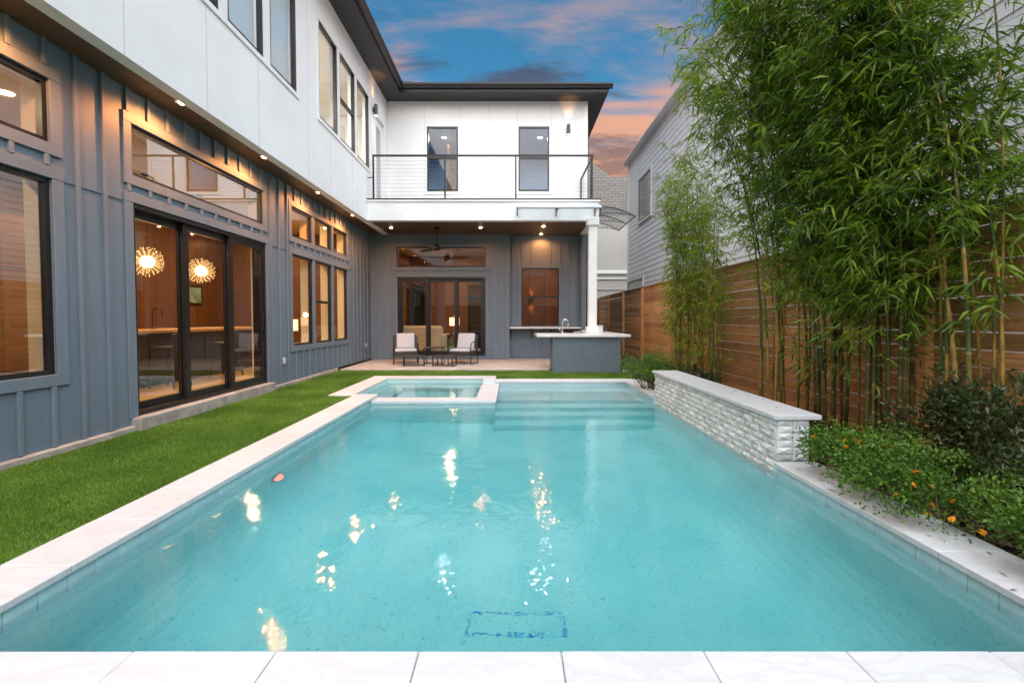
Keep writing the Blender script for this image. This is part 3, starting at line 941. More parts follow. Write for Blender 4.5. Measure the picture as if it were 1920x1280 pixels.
room(-7.0, -4.0, 2.0, 13.98, 4.43, 7.45, "interior_white", "oak_floor", "interior_white", "interior_white", skip=('e',))
room(-3.6, 2.0, 14.28, 17.8, 4.43, 7.45, "room_bluegrey", "oak_floor", "room_bluegrey", "room_bluegrey", skip=('s',))
box("room_partition", -2.2, -2.1, 15.6, 17.8, 4.43, 7.2, "room_wood", house)

WARM = (1.0, 0.60, 0.28)
def room_lamp(x, y, z, e, label, col=WARM):
    t = thing("ceiling_light", (x, y, z - .02), label, "ceiling light")
    MB().lathe((x, y, z - .022), [(.09, 0), (.10, .004), (.10, .022)], 20).build("trim", "white_trim", t)
    MB().lathe((x, y, z - .026), [(.075, 0), (.075, .0035)], 20).build("lens", "room_lens", t)
    add_light("room_light", 'AREA', (x, y, z - .04), e, col, t, shape='DISK', size=.16)
room_lamp(-5.7, 5.2, 3.865, 55, "lit ceiling light in the room behind the sliding door, nearest the camera")
room_lamp(-7.6, 8.3, 3.865, 58, "lit ceiling light over the kitchen behind the hanging globe lamps")
room_lamp(-5.6, 10.6, 3.865, 58, "lit ceiling light inside the triple window bay")
room_lamp(-5.6, 2.9, 3.865, 55, "lit ceiling light in the room behind the window at the picture edge")
room_lamp(-7.2, 12.4, 3.865, 44, "lit ceiling light at the far end of the long room")
room_lamp(-2.2, 16.2, 3.83, 44, "lit ceiling light in the living room behind the patio doors")
room_lamp(1.0, 15.6, 3.83, 22, "lit ceiling light in the room behind the bar window")
room_lamp(-2.3, 15.6, 7.45, 38, "round lit ceiling light seen in the upper window over the chairs", (1, .95, .9))
room_lamp(.95, 15.6, 7.45, 38, "round lit ceiling light seen in the upper window nearest the roof corner", (1, .95, .9))
room_lamp(-5.4, 6.5, 7.45, 60, "lit ceiling light behind the long row of upper blinds", (1, .92, .82))
room_lamp(-5.4, 10.7, 7.45, 170, "lit ceiling light behind the upper triple window", (1, .92, .82))

# ------------------------------------------------------------------ soffit and patio downlights
def downlight(x, y, label, e=26, z=ZS):
    t = thing("downlight", (x, y, z), label, "downlight", "recessed lights in the house soffit")
    MB().lathe((x, y, z - .006), [(.052, .006), (.056, .0), (.068, .0), (.072, .0055)], 24).build("trim_ring", "white_trim", t)
    MB().lathe((x, y, z - .022), [(.004, 0), (.025, .003), (.04, .011), (.044, .0195)], 20).build("lens", "lamp_lens", t, smooth=True)
    l = add_light("downlight_beam", 'SPOT', (x, y, z - .03), e, (1.0, 0.33, 0.085), t, spot_size=R(165), spot_blend=0.55, shadow_soft_size=.04)
downlight(-4.0, 3.72, "glowing soffit downlight over the window at the picture's left edge", 125)
downlight(-4.0, 5.60, "glowing soffit downlight over the near end of the long transom window", 125)
downlight(-4.0, 7.45, "glowing soffit downlight over the far end of the long transom window", 125)
downlight(-4.0, 9.50, "glowing soffit downlight over the near end of the triple window", 125)
downlight(-4.0, 11.55, "glowing soffit downlight over the far end of the triple window", 125)
downlight(-3.47, 13.15, "glowing patio downlight in the inside corner of the house", 30, ZS + .003)
downlight(-.90, 13.15, "glowing patio downlight right of the ceiling fan", 30, ZS + .003)
downlight(.89, 12.95, "glowing patio downlight over the bar, nearest the balcony front", 26, ZS + .003)
downlight(.90, 14.12, "glowing patio downlight close above the bar window", 55, ZS + .003)

# ------------------------------------------------------------------ wall sconces
def sconce(pl, s, z, label):
    p = pl.pt(s, .09, z)
    t = thing("wall_sconce", pl.pt(s, 0, z), label, "wall light", "cylinder sconces on the upper storey")
    MB().lathe((p[0], p[1], z - .15), [(.046, 0), (.05, .006), (.05, .294), (.046, .30)], 20).build("tube", "sconce_grey", t, smooth=False)
    pbox(pl, "bracket", s - .035, s + .035, z - .06, z + .06, .0012, .045, "sconce_grey", t, .004)
    MB().lathe((p[0], p[1], z - .154), [(.04, 0), (.04, .0038)], 16).build("lens", "sconce_lens", t)
    add_light("sconce_uplight", 'SPOT', (p[0], p[1], z + .17), 26, (1.0, .42, .14), t, spot_size=R(58), spot_blend=.9, shadow_soft_size=.03).rotation_euler = (R(180), 0, 0)
    add_light("sconce_downlight", 'SPOT', (p[0], p[1], z - .17), 6, (1.0, .75, .5), t, spot_size=R(60), spot_blend=.9, shadow_soft_size=.03)
sconce(PU, 12.66, 7.02, "dark cylinder wall light beside the white balcony door")
sconce(PV, 1.72, 7.05, "dark cylinder wall light near the outer corner of the upper wall")

# ------------------------------------------------------------------ balcony railing
rail = thing("balcony_railing", (-.8, YF + .05, ZF), "black balcony railing with horizontal steel cables", "railing")
RX0, RX1, RY, RZ = -3.68, 2.13, YF + .04, 5.60
MB().box(RX0, RX1 + .02, RY - .022, RY + .022, RZ - .022, RZ + .022).build("top_rail", "black_metal", rail)
MB().box(RX1 - .022, RX1 + .0199, RY + .022, 14.08, RZ - .0219, RZ + .0219).build("top_rail", "black_metal", rail)
for x in (-3.66, -1.77, .10, 2.11):
    box("post", x - .02, x + .02, RY - .019, RY + .019, 4.46, RZ - .022, "black_metal", rail, .002)
for y in (RY + .10, 14.03):
    box("post", RX1 - .045, RX1 - .005, y - .019, y + .019, 4.452, RZ - .0225, "black_metal", rail, .002)
box("wall_bracket", XU + .001, -3.68, RY - .01, RY + .01, 5.02, 5.04, "black_metal", rail)
for i in range(10):
    z = 4.56 + i * .1
    MB().tube([(-3.66, RY, z), (2.11, RY, z)], .0032, 6).build("cable", "cable_steel", rail)
    MB().tube([(RX1 - .02, RY, z + .01), (RX1 - .02, 14.03, z + .01)], .0032, 6).build("cable", "cable_steel", rail)

# ------------------------------------------------------------------ white post through the bar
post = thing("porch_post", (2.10, 11.95, .93), "square white post standing on the bar counter", "post")
box("shaft", 1.995, 2.205, 11.845, 12.055, .935, 3.90, "white_trim", post, .006)
box("plinth", 1.95, 2.25, 11.80, 12.095, .934, 1.10, "white_trim", post, .006)
box("capital", 1.95, 2.25, 11.80, 12.095, 3.72, 3.899, "white_trim", post, .006)

# ------------------------------------------------------------------ awnings
def awning_points(n=12):
    """curved profile: distance out, drop"""
    return [(0.95 * i / n, -.03 * (i / n) - .24 * (i / n) ** 2.2) for i in range(n + 1)]
def awning(name, label, along0, along1, pt, nb):
    t = thing(name, pt((along0 + along1) / 2, 0, 0), label, "awning")
    pr = awning_points()
    v, f = [], []
    for dz in (0, -.006):
        for a in (along0, along1):
            v += [pt(a, o_, d + dz) for o_, d in pr]
    n = len(pr)
    for i in range(n - 1):
        f.append((i, i + 1, n + i + 1, n + i)); f.append((2 * n + i, 3 * n + i, 3 * n + i + 1, 2 * n + i + 1))
    for a, b in ((0, 2 * n), (n, 3 * n)):
        for i in range(n - 1): f.append((a + i, a + i + 1, b + i + 1, b + i))
    f.append((0, n, 3 * n, 2 * n)); f.append((n - 1, 2 * n - 1, 4 * n - 1, 3 * n - 1))
    pydata("sheet", v, f, "polycarbonate", t)
    MB().bar(pt(along0, pr[-1][0], pr[-1][1] - .008), pt(along1, pr[-1][0], pr[-1][1] - .008), .022, .016).build("front_bar", "black_metal", t)
    MB().bar(pt(along0, .012, -.016), pt(along1, .012, -.016), .02, .03).build("back_bar", "black_metal", t)
    for k in range(nb):
        a = along0 + .02 + (along1 - along0 - .04) * k / (nb - 1)
        m = MB()
        m.tube([pt(a, o_, d - .018) for o_, d in pr], .011, 6)
        low_ = [(.02, -.20), (.25, -.195), (.48, -.20), (.70, -.215), (.84, -.245)]
        m.tube([pt(a, o_, d) for o_, d in low_], .009, 6)
        m.bar(pt(a, .012, 0.0), pt(a, .012, -.26), .024)
        for j, r in enumerate((.062, .056, .05, .044, .036)):
            o_ = .085 + j * .125
            top = np.interp(o_, [p[0] for p in pr], [p[1] for p in pr]) - .018
            zc = top - r - .004
            m.tube([pt(a, o_ + r * math.cos(q), zc + r * math.sin(q)) for q in np.linspace(0.3, 5.4, 14)], .006, 5)
            m.tube([pt(a, o_ + r * .5 + r * .45 * math.cos(q), zc + r * .3 + r * .45 * math.sin(q)) for q in np.linspace(2, 7.5, 9)], .005, 5)
        m.build("scroll_bracket", "black_metal", t)
    return t
awning("awning", "clear curved awning on the balcony front above the bar", .12, 2.20, lambda a, o_, d: (a, YF - .001 - o_, 4.27 + d), 3)
awning("awning", "clear curved awning with black scroll brackets at the house side, facing the fence", 12.15, 14.1, lambda a, o_, d: (2.33 + o_, a, 4.30 + d), 3)

# ------------------------------------------------------------------ ceiling fan
fan = thing("ceiling_fan", (-2.16, 13.15, ZS), "dark ceiling fan under the patio ceiling", "ceiling fan")
MB().lathe((-2.16, 13.15, 3.84), [(.03, 0), (.075, .03), (.08, .083)], 20).build("canopy", "black_metal", fan, smooth=True)
MB().tube([(-2.16, 13.15, 3.45), (-2.16, 13.15, 3.86)], .014, 8).build("downrod", "black_metal", fan)
MB().lathe((-2.16, 13.15, 3.26), [(.03, 0), (.09, .02), (.11, .08), (.09, .15), (.03, .20)], 20).build("motor", "black_metal", fan, smooth=True)
for k_ in range(3):
    a = R(20 + 120 * k_)
    ca, sa = math.cos(a), math.sin(a)
    v = []
    for r, w in ((.08, .035), (.25, .07), (.5, .075), (.72, .05)):
        for sgn in (-1, 1):
            for dz in (0, .008):
                v.append((-2.16 + ca * r - sa * w * sgn, 13.15 + sa * r + ca * w * sgn, 3.31 + dz + sgn * .018))
    f = []
    for i in range(3):
        q = i * 4
        f += [(q, q + 4, q + 6, q + 2), (q + 1, q + 3, q + 7, q + 5), (q, q + 1, q + 5, q + 4), (q + 2, q + 6, q + 7, q + 3)]
    f += [(0, 2, 3, 1), (12, 13, 15, 14)]
    pydata("blade", v, f, "dark_cabinet", fan)

# ------------------------------------------------------------------ outlets on the walls
def outlet(pl, s, z, label):
    t = thing("outlet_box", pl.pt(s, 0, z), label, "outlet", "weatherproof outlets on the siding")
    pbox(pl, "back_plate", s - .05, s + .05, z - .07, z + .07, .0012, .022, "outlet_grey", t, .006)
    pbox(pl, "cover", s - .038, s + .038, z - .055, z + .055, .0222, .055, "outlet_grey", t, .012)
outlet(PL, 8.66, .50, "pale outlet box right of the tall sliding door")
outlet(PL, 13.55, .52, "pale outlet box on the siding near the patio corner")
outlet(PV, -3.05, 4.78, "small outlet box on the white balcony wall")

# ------------------------------------------------------------------ things inside the rooms
def table_lamp(x, y, z, label, h=.62):
    t = thing("table_lamp", (x, y, z), label, "lamp")
    MB().lathe((x, y, z), [(.07, 0), (.075, .015), (.045, .05), (.02, .14), (.016, .28), (.03, .30), (.012, .34)], 20).build("base", "oak_top", t, smooth=True)
    MB().lathe((x, y, z + .30), [(.165, 0), (.165, .27)], 24).build("lamp_shade", "shade_glow", t)
    MB().lathe((x, y, z + .57), [(.012, 0), (.015, .03), (.005, .05)], 10).build("finial", "steel", t)
    add_light("lamp_bulb", 'POINT', (x, y, z + .66), 9, (1, .55, .22), t, shadow_soft_size=.08)
def side_cabinet(x0, x1, y0, y1, z0, z1, label):
    t = thing("side_table", ((x0 + x1) / 2, (y0 + y1) / 2, z0), label, "side table")
    box("top", x0 - .02, x1 + .02, y0 - .02, y1 + .02, z1 - .03, z1, "dark_cabinet", t, .004)
    for x in (x0, x1 - .04):
        for y in (y0, y1 - .04):
            box("leg", x, x + .04, y, y + .04, z0, z1 - .03, "dark_cabinet", t)
    box("shelf", x0 + .041, x1 - .041, y0 + .041, y1 - .041, z0 + .2, z0 + .22, "dark_cabinet", t)
    return t
side_cabinet(-2.15, -1.70, 15.05, 15.5, .15, .78, "dark side table under the glowing lamp beside the sofa")
table_lamp(-1.93, 15.27, .78, "glowing table lamp with cream shade behind the patio doors")
side_cabinet(-5.6, -5.2, 10.9, 11.3, .158, .72, "dark side table inside the triple window")
table_lamp(-5.4, 11.1, .72, "glowing table lamp inside the triple window")
st = thing("garden_stool", (-1.9, 14.78, .15), "green glazed garden stool just inside the patio doors", "stool")
MB().lathe((-1.9, 14.78, .15), [(.15, 0), (.17, .06), (.20, .22), (.17, .38), (.15, .44), (.02, .45)], 24).build("barrel", "green_glaze", st, smooth=True)
MB().lathe((-1.9, 14.78, .30), [(.197, 0), (.205, .01), (.205, .10), (.197, .12)], 24).build("band", "green_glaze", st, smooth=True)

sofa = thing("sofa", (-2.95, 15.3, .15), "cream upholstered sofa behind the patio glass doors", "sofa")
box("seat", -4.05, -2.32, 15.25, 16.0, .25, .58, "sofa_cream", sofa, .05)
box("backrest", -4.1, -2.30, 15.02, 15.26, .22, 1.08, "sofa_cream", sofa, .08)
box("armrest", -2.36, -2.14, 15.0, 16.0, .20, .80, "sofa_cream", sofa, .06)
for x in (-4.0, -2.3):
    for y in (15.1, 15.9):
        box("leg", x, x + .05, y, y + .05, .15, .26, "dark_cabinet", sofa)

isl = thing("kitchen_island", (-6.5, 8.9, .158), "dark kitchen island with light wood top behind the sliding door", "kitchen island")
box("body", -6.85, -6.2, 7.0, 11.2, .158, 1.06, "dark_cabinet", isl, .004)
box("countertop", -7.0, -5.95, 6.8, 11.4, 1.062, 1.115, "oak_top", isl, .005)
for y in np.arange(7.35, 11.2, .7):
    box("panel", -6.199, -6.185, y - .28, y + .28, .30, .95, "dark_cabinet", isl, .003)
fc = thing("kitchen_faucet", (-6.75, 8.55, 1.116), "black gooseneck faucet on the kitchen island", "faucet")
MB().tube([(-6.75, 8.55, 1.118), (-6.75, 8.55, 1.42)] + [(-6.75 + .09 - .09 * math.cos(q), 8.55, 1.42 + .09 * math.sin(q)) for q in np.linspace(.2, 3.0, 9)] + [(-6.57, 8.55, 1.36)], .012, 8).build("neck", "black_metal", fc, smooth=True)
MB().lathe((-6.75, 8.55, 1.1165), [(.03, 0), (.028, .04), (.015, .05)], 14).build("base", "black_metal", fc)

def bar_stool(x, y, label):
    t = thing("bar_stool", (x, y, .158), label, "stool", "dark stools at the kitchen island")
    box("seat", x - .19, x + .19, y - .19, y + .19, .80, .85, "dark_cabinet", t, .015)
    box("backrest", x + .16, x + .19, y - .18, y + .18, .852, 1.06, "dark_cabinet", t, .01)
    for i in (-1, 1):
        for j in (-1, 1):
            MB().bar((x + i * .20, y + j * .20, .16), (x + i * .15, y + j * .15, .80), .025).build("leg", "dark_cabinet", t)
for y, l in ((7.6, "dark bar stool at the near end of the kitchen island"), (9.1, "dark bar stool at the middle of the kitchen island"), (10.6, "dark bar stool at the far end of the kitchen island")):
    bar_stool(-5.72, y, l)

def chandelier(x, y, z, label):
    t = thing("pendant_lamp", (x, y, z), label, "pendant lamp", "dandelion globe lamps over the kitchen island")
    MB().tube([(x, y, z + .1), (x, y, 3.85)], .004, 6).build("cord", "black_metal", t)
    MB().lathe((x, y, 3.825), [(.02, 0), (.06, .02), (.062, .0385)], 16).build("canopy", "black_metal", t)
    bm = bmesh.new(); bmesh.ops.create_icosphere(bm, subdivisions=2, radius=.115)
    for v in bm.verts: v.co *= random.uniform(.9, 1.1)
    me = bpy.data.meshes.new("core"); bm.to_mesh(me); bm.free(); me.materials.append(MATS["chandelier_glow"])
    link_mesh("core", me, t, (x, y, z))
    m = MB(); N = 120
    for i in range(N):
        ph = math.acos(1 - 2 * (i + .5) / N); th = math.pi * (1 + 5 ** .5) * i
        d = Vector((math.cos(th) * math.sin(ph), math.sin(th) * math.sin(ph), math.cos(ph)))
        r = random.uniform(.22, .265)
        c = Vector((x, y, z))
        m.tube([c + d * .10, c + d * r], .0016, 3, False)
        o_ = d.orthogonal().normalized(); q = d.cross(o_)
        b = c + d * r; n = len(m.v); s_ = .0095
        m.v += [tuple(b + d * s_), tuple(b - d * s_), tuple(b + o_ * s_), tuple(b - o_ * s_), tuple(b + q * s_), tuple(b - q * s_)]
        m.f += [(n, n + 2, n + 4), (n, n + 4, n + 3), (n, n + 3, n + 5), (n, n + 5, n + 2), (n + 1, n + 4, n + 2), (n + 1, n + 3, n + 4), (n + 1, n + 5, n + 3), (n + 1, n + 2, n + 5)]
    m.build("bead_spray", "chandelier_bead", t)["kind"] = "stuff"
    add_light("pendant_glow", 'POINT', (x, y, z), 16, (1, .55, .22), t, shadow_soft_size=.27)
chandelier(-6.5, 8.15, 2.32, "glowing dandelion globe lamp in the first door panel")
chandelier(-6.5, 9.55, 2.30, "glowing dandelion globe lamp in the middle door panel")

kc = thing("kitchen_cabinet", (-8.8, 7.5, .158), "tall dark wood cabinets along the far kitchen wall", "cabinet")
box("carcass", -8.995, -8.42, 4.2, 9.9, .16, 3.1, "dark_cabinet", kc)
for i in range(9):
    y = 4.23 + i * .63
    dr = box("door", -8.4195, -8.40, y, y + .615, .30, 2.15, "room_wood" if i not in (3, 4) else "dark_cabinet", kc, .003)
    box("handle", -8.3995, -8.375, y + .54, y + .555, 1.0, 1.35, "steel", dr, .003)
    box("door", -8.4195, -8.40, y, y + .615, 2.17, 3.06, "room_wood", kc, .003)
def bookcase(x0, x1, y0, y1, label):
    t = thing("bookcase", ((x0 + x1) / 2, y1, .15), label, "bookcase")
    for x in (x0, x1 - .03): box("side_panel", x, x + .03, y0, y1, .151, 2.7, "dark_cabinet", t)
    box("back_panel", x0 + .031, x1 - .031, y1 - .02, y1, .151, 2.7, "dark_cabinet", t)
    for k in range(7):
        box("shelf", x0 + .031, x1 - .031, y0 + .002, y1 - .021, .2 + k * .40, .225 + k * .40, "dark_cabinet", t)
bookcase(-3.95, -3.45, 17.95, 18.38, "dark tall bookcase at the left side of the living room behind the patio doors")
bookcase(-1.75, -1.15, 17.95, 18.38, "dark tall bookcase behind the glowing lamp in the living room")
isc = thing("indoor_sconce", (.72, 16.98, 2.0), "small up and down wall light seen through the bar window", "wall light")
box("body", .68, .76, 16.90, 16.999, 1.93, 2.07, "dark_cabinet", isc, .006)
box("back_plate", .66, .78, 16.9995, 17.0005, 1.90, 2.10, "dark_cabinet", isc)
for z_, rx in ((2.09, 180), (1.91, 0)):
    add_light("sconce_beam", 'SPOT', (.72, 16.94, z_), 12, (1, .5, .2), isc, spot_size=R(70), spot_blend=.8, shadow_soft_size=.02).rotation_euler = (R(rx), 0, 0)
pic = thing("framed_picture", (-8.97, 12.6, 1.9), "small framed picture on the wood wall behind the third door panel", "picture")
box("frame", -8.999, -8.96, 12.3, 13.2, 1.7, 2.25, "black_frame", pic, .004)
box("print", -8.9598, -8.955, 12.36, 13.14, 1.76, 2.19, "picture_blue", pic)

# ------------------------------------------------------------------ outdoor bar
bar = thing("outdoor_bar", (1.75, 11.3, 0), "blue grey outdoor bar with white stone counter", "bar counter")
box("cabinet", .98, 2.62, 10.98, 11.7, -.02, .865, "island_paint", bar, .003)
ring(Plane('Y', 10.98), "front_frame", .98, 2.62, .0, .864, .075, .0005, .014, "island_paint", bar)
box("cabinet", 1.95, 2.62, 11.702, 13.6, .05, .864, "island_paint", bar, .003)
box("countertop", .60, 2.85, 10.90, 12.06, .866, .93, "counter_stone", bar, .006)
box("countertop", 1.86, 2.85, 12.062, 13.8, .8665, .9295, "counter_stone", bar, .006)
sh = thing("wall_counter", (1.0, 14.3, 1.0), "narrow white stone shelf under the bar window", "shelf")
box("slab", -.07, 2.12, 13.98, 14.448, 1.005, 1.05, "counter_stone", sh, .005)
for x in (-.04, .62, 1.22):
    m = MB(); m.box(x - .015, x + .015, 14.415, 14.4475, .68, 1.0045); m.box(x - .015, x + .015, 14.1, 14.414, .98, 1.0044)
    m.build("bracket", "black_metal", sh)
fa = thing("bar_faucet", (1.28, 11.55, .931), "chrome gooseneck faucet on the outdoor bar", "faucet")
MB().lathe((1.28, 11.55, .9312), [(.032, 0), (.03, .03), (.02, .05)], 14).build("base", "steel", fa, smooth=True)
MB().tube([(1.28, 11.55, .95), (1.28, 11.55, 1.20)] + [(1.28 + .07 - .07 * math.cos(q), 11.55 - .02, 1.20 + .09 * math.sin(q)) for q in np.linspace(.1, 3.0, 9)] + [(1.42, 11.53, 1.12)], .014, 10).build("neck", "steel", fa, smooth=True)
MB().tube([(1.27, 11.55, .98), (1.21, 11.55, 1.02), (1.19, 11.55, 1.07)], .01, 8).build("lever", "steel", fa, smooth=True)
gr = thing("grill_burner", (1.75, 12.6, .93), "low steel grill on the bar counter behind the post", "grill")
box("tray", 1.90, 2.0, 12.15, 12.9, .931, .96, "steel", gr, .004)
for y in np.arange(12.2, 12.9, .09):
    MB().tube([(1.88, y, .968), (2.02, y, .975)], .006, 6).build("bar", "steel", gr)
ic = thing("white_box", (2.40, 12.4, .93), "small white box on the bar counter right of the post", "box")
box("body", 2.29, 2.46, 12.3, 12.55, .931, 1.10, "white_trim", ic, .012)
box("lid", 2.283, 2.467, 12.293, 12.557, 1.101, 1.125, "white_trim", ic, .008)

# ------------------------------------------------------------------ patio furniture
def armchair(x, y, rz, label):
    t = thing("patio_armchair", (x, y, .05), label, "armchair", "dark patio armchairs with pale cushions")
    t.rotation_euler[2] = rz
    def P(name, mb, mat, sm=False):
        o = mb.build(name, mat, None, (0, 0, 0), sm)
        o.parent = t
        return o
    for sx in (-1, 1):
        X = sx * .33
        P("leg_frame", MB().tube([(X, .30, .012), (X, -.30, .012), (X, -.31, .40), (X, -.28, .56), (X, -.20, .605), (X, .05, .62), (X, .26, .60)], .014, 6), "black_metal")
        P("rear_leg", MB().tube([(X, .30, .012), (X, .27, .42), (X, .36, .78)], .014, 6), "black_metal")
    P("seat_frame", MB().box(-.32, .32, -.30, .28, .25, .345), "wicker")
    v = [(-.31, .24, .34), (.31, .24, .34), (.31, .40, .80), (-.31, .40, .80), (-.31, .29, .33), (.31, .29, .33), (.31, .45, .79), (-.31, .45, .79)]
    P("backrest", (lambda m: (setattr(m, 'v', v), setattr(m, 'f', [(0, 1, 2, 3), (7, 6, 5, 4), (0, 4, 5, 1), (1, 5, 6, 2), (2, 6, 7, 3), (3, 7, 4, 0)]), m)[2])(MB()), "wicker")
    def cushion(name, sx, sy, sz, c, rx):
        bm = bmesh.new(); bmesh.ops.create_cube(bm, size=1)
        bmesh.ops.scale(bm, vec=(sx, sy, sz), verts=bm.verts)
        bmesh.ops.bevel(bm, geom=bm.edges[:], offset=min(sx, sy, sz) * .38, segments=3, affect='EDGES', profile=.5)
        me = bpy.data.meshes.new(name); bm.to_mesh(me); bm.free(); me.materials.append(MATS["cushion"])
        me.polygons.foreach_set("use_smooth", [True] * len(me.polygons))
        o = bpy.data.objects.new(name, me); COL.objects.link(o); o.parent = t; o.location = c; o.rotation_euler = (rx, 0, 0)
    cushion("seat_cushion", .58, .56, .075, (0, -.03, .385), 0)
    cushion("back_cushion", .50, .08, .44, (0, .258, .63), R(-17))
    return t
armchair(-2.98, 12.75, R(-14) * -1, "patio armchair with pale cushions, the left one by the doors")
armchair(-1.37, 12.75, R(14) * -1, "patio armchair with pale cushions, the right one by the doors")

def low_table(name, x, y, w, d, h, rz, label, cat, group=None, mat="wicker"):
    t = thing(name, (x, y, .05), label, cat, group)
    t.rotation_euler[2] = rz
    def P(n, mb, m):
        o = mb.build(n, m, None, (0, 0, 0)); o.parent = t
    P("top", MB().box(-w / 2, w / 2, -d / 2, d / 2, h - .03, h), mat)
    for sx in (-1, 1):
        X = sx * (w / 2 - .015)
        P("leg_frame", MB().bar((X, -d / 2 + .015, .012), (X, d / 2 - .015, .012), .024).bar((X, -d / 2 + .015, .024), (X, -d / 2 + .015, h - .03), .024).bar((X, d / 2 - .015, .024), (X, d / 2 - .015, h - .03), .024), "black_metal")
    P("stretcher", MB().bar((-w / 2 + .03, 0, .012), (w / 2 - .03, 0, .012), .02), "black_metal")
    return t
low_table("patio_table", -2.18, 12.72, .52, .45, .47, 0, "small square patio table between the two armchairs", "table")
low_table("footstool", -2.62, 12.15, .56, .40, .27, R(10), "low dark footstool in front of the left armchair", "footstool")
low_table("footstool", -1.80, 12.15, .56, .40, .27, R(-10), "low dark footstool in front of the right armchair", "footstool")

# ------------------------------------------------------------------ swimming pool
pool = thing("swimming_pool", (0, 5.5, 0), "turquoise swimming pool edged with white marble coping", "pool")
PLS = "pool_plaster"
box("pool_floor", -2.60, 2.66, 1.50, 9.6, -1.60, -1.35, PLS, pool)
box("pool_wall", -2.62, -2.32, 1.40, 7.37, -1.36, -.021, PLS, pool)
box("pool_wall", 2.38, 2.68, 1.40, 4.10, -1.36, -.021, PLS, pool)
box("pool_wall", 2.38, 2.68, 7.57, 9.68, -1.361, -.021, PLS, pool)
box("pool_wall", 2.381, 2.685, 4.10, 7.57, -1.362, -.312, PLS, pool)
box("pool_wall", -2.32, 2.38, 1.41, 1.69, -1.36, -.0212, PLS, pool)
box("pool_wall", -.60, 2.38, 9.40, 9.70, -1.36, -.0212, PLS, pool)
box("sun_shelf", -.29, 2.40, 7.95, 9.41, -1.358, -.29, PLS, pool, .02)
box("pool_step", -.29, 2.40, 7.60, 7.96, -1.357, -.54, PLS, pool, .02)
box("pool_step", -.29, 2.40, 7.27, 7.61, -1.356, -.80, PLS, pool, .02)
box("pool_step", -.29, 2.40, 6.95, 7.28, -1.355, -1.07, PLS, pool, .02)
def cove(x_wall, sgn, y0, y1, r=.55, n=9):
    v, f = [], []
    prof = [(x_wall, -1.40)] + [(x_wall + sgn * (r - r * math.cos(a)), -1.35 + r - r * math.sin(a)) for a in np.linspace(0, math.pi / 2, n)] + [(x_wall + sgn * r, -1.40)]
    for y in (y0, y1): v += [(x, y, z) for x, z in prof]
    k = len(prof)
    for i in range(k): f.append((i, (i + 1) % k, k + (i + 1) % k, k + i))
    f += [tuple(range(k)), tuple(range(k, 2 * k))]
    pydata("cove", v, f, PLS, pool, smooth=False)
cove(-2.318, 1, 1.6, 7.4); cove(2.378, -1, 1.6, 7.3)
# spa
box("spa_wall", -2.75, -.28, 7.37, 7.70, -1.36, -.071, PLS, pool)
box("spa_wall", -.58, -.28, 7.70, 9.88, -1.36, -.0712, PLS, pool)
box("spa_wall", -3.0, -2.70, 7.62, 10.1, -1.2, -.0213, PLS, pool)
box("spa_wall", -2.70, -.3, 9.90, 10.15, -1.2, -.0214, PLS, pool)
box("spa_wall", -2.70, -2.30, 7.62, 7.80, -1.2, -.0716, PLS, pool)
box("spa_floor", -2.71, -.57, 7.69, 9.91, -1.2, -.90, PLS, pool)
box("spa_bench", -2.70, -.58, 9.45, 9.90, -.92, -.45, PLS, pool, .015)
box("spa_bench", -2.70, -2.25, 7.70, 9.449, -.92, -.451, PLS, pool, .015)
box("spa_bench", -1.0, -.58, 7.70, 9.449, -.92, -.452, PLS, pool, .015)

CZ0, CZ1 = -.020, .020
def stones(x0, x1, y0, y1, along, z0=CZ0, z1=CZ1, L=.55, off=0.0):
    a, b = (y0, y1) if along == 'y' else (x0, x1)
    cuts = [a] + [c for c in np.arange(a + off, b, L) if c > a + .12 and c < b - .12] + [b]
    for p, q in zip(cuts[:-1], cuts[1:]):
        g_ = .0016
        dz = random.uniform(-.0008, .0008)
        if along == 'y': box("coping_stone", x0, x1, p + g_, q - g_, z0, z1 + dz, "coping_marble", pool, .004)
        else: box("coping_stone", p + g_, q - g_, y0, y1, z0, z1 + dz, "coping_marble", pool, .004)
stones(-2.67, -2.29, 1.722, 7.745, 'y', off=.06)
stones(2.35, 2.73, 1.722, 4.055, 'y', off=.2)
stones(2.35, 2.73, 7.615, 9.368, 'y', off=.3)
stones(-2.67, 2.73, 1.34, 1.72, 'x', off=.11)
stones(-.352, 2.73, 9.37, 9.75, 'x', off=.3)
stones(-3.10, -2.70, 7.60, 9.878, 'y', off=.42)
stones(-2.698, -2.672, 7.60, 7.82, 'x')
stones(-3.10, -.352, 9.88, 10.25, 'x', off=.35)
stones(-.62, -.352, 9.50, 9.878, 'y')
stones(-2.288, -.26, 7.35, 7.72, 'x', -.070, -.032, off=.45)
stones(-.61, -.26, 7.722, 9.49, 'y', -.0702, -.0325, off=.5)

def tiles(pl, s0, s1):
    n = int((s1 - s0) / .1524)
    for i in range(n + 1):
        a = s0 + i * .1524; b = min(a + .1494, s1)
        if b - a > .03: pbox(pl, "waterline_tile", a, b, -.173, -.0225, -.004, .009, "tile_pale", pool, .0015)
tiles(Plane('X', -2.32), 1.72, 7.36)
tiles(Plane('x', 2.38), 1.72, 4.06)
tiles(Plane('x', 2.38), 7.60, 9.38)
tiles(Plane('Y', 9.40), -.27, 2.36)
tiles(Plane('Y', 7.37), -2.30, -.29)
for nm, (x0, x1, y0, y1) in (("drain_border", (-.30, .36, 3.11, 3.124)), ("drain_border", (-.30, .36, 2.93, 2.944)), ("drain_border", (-.30, -.28, 2.951, 3.109)), ("drain_border", (.34, .36, 2.951, 3.109))):
    box(nm, x0, x1, y0, y1, -1.352, -1.344, "blue_mosaic", pool)
lx, ly, lz = -2.319, 4.44, -.62
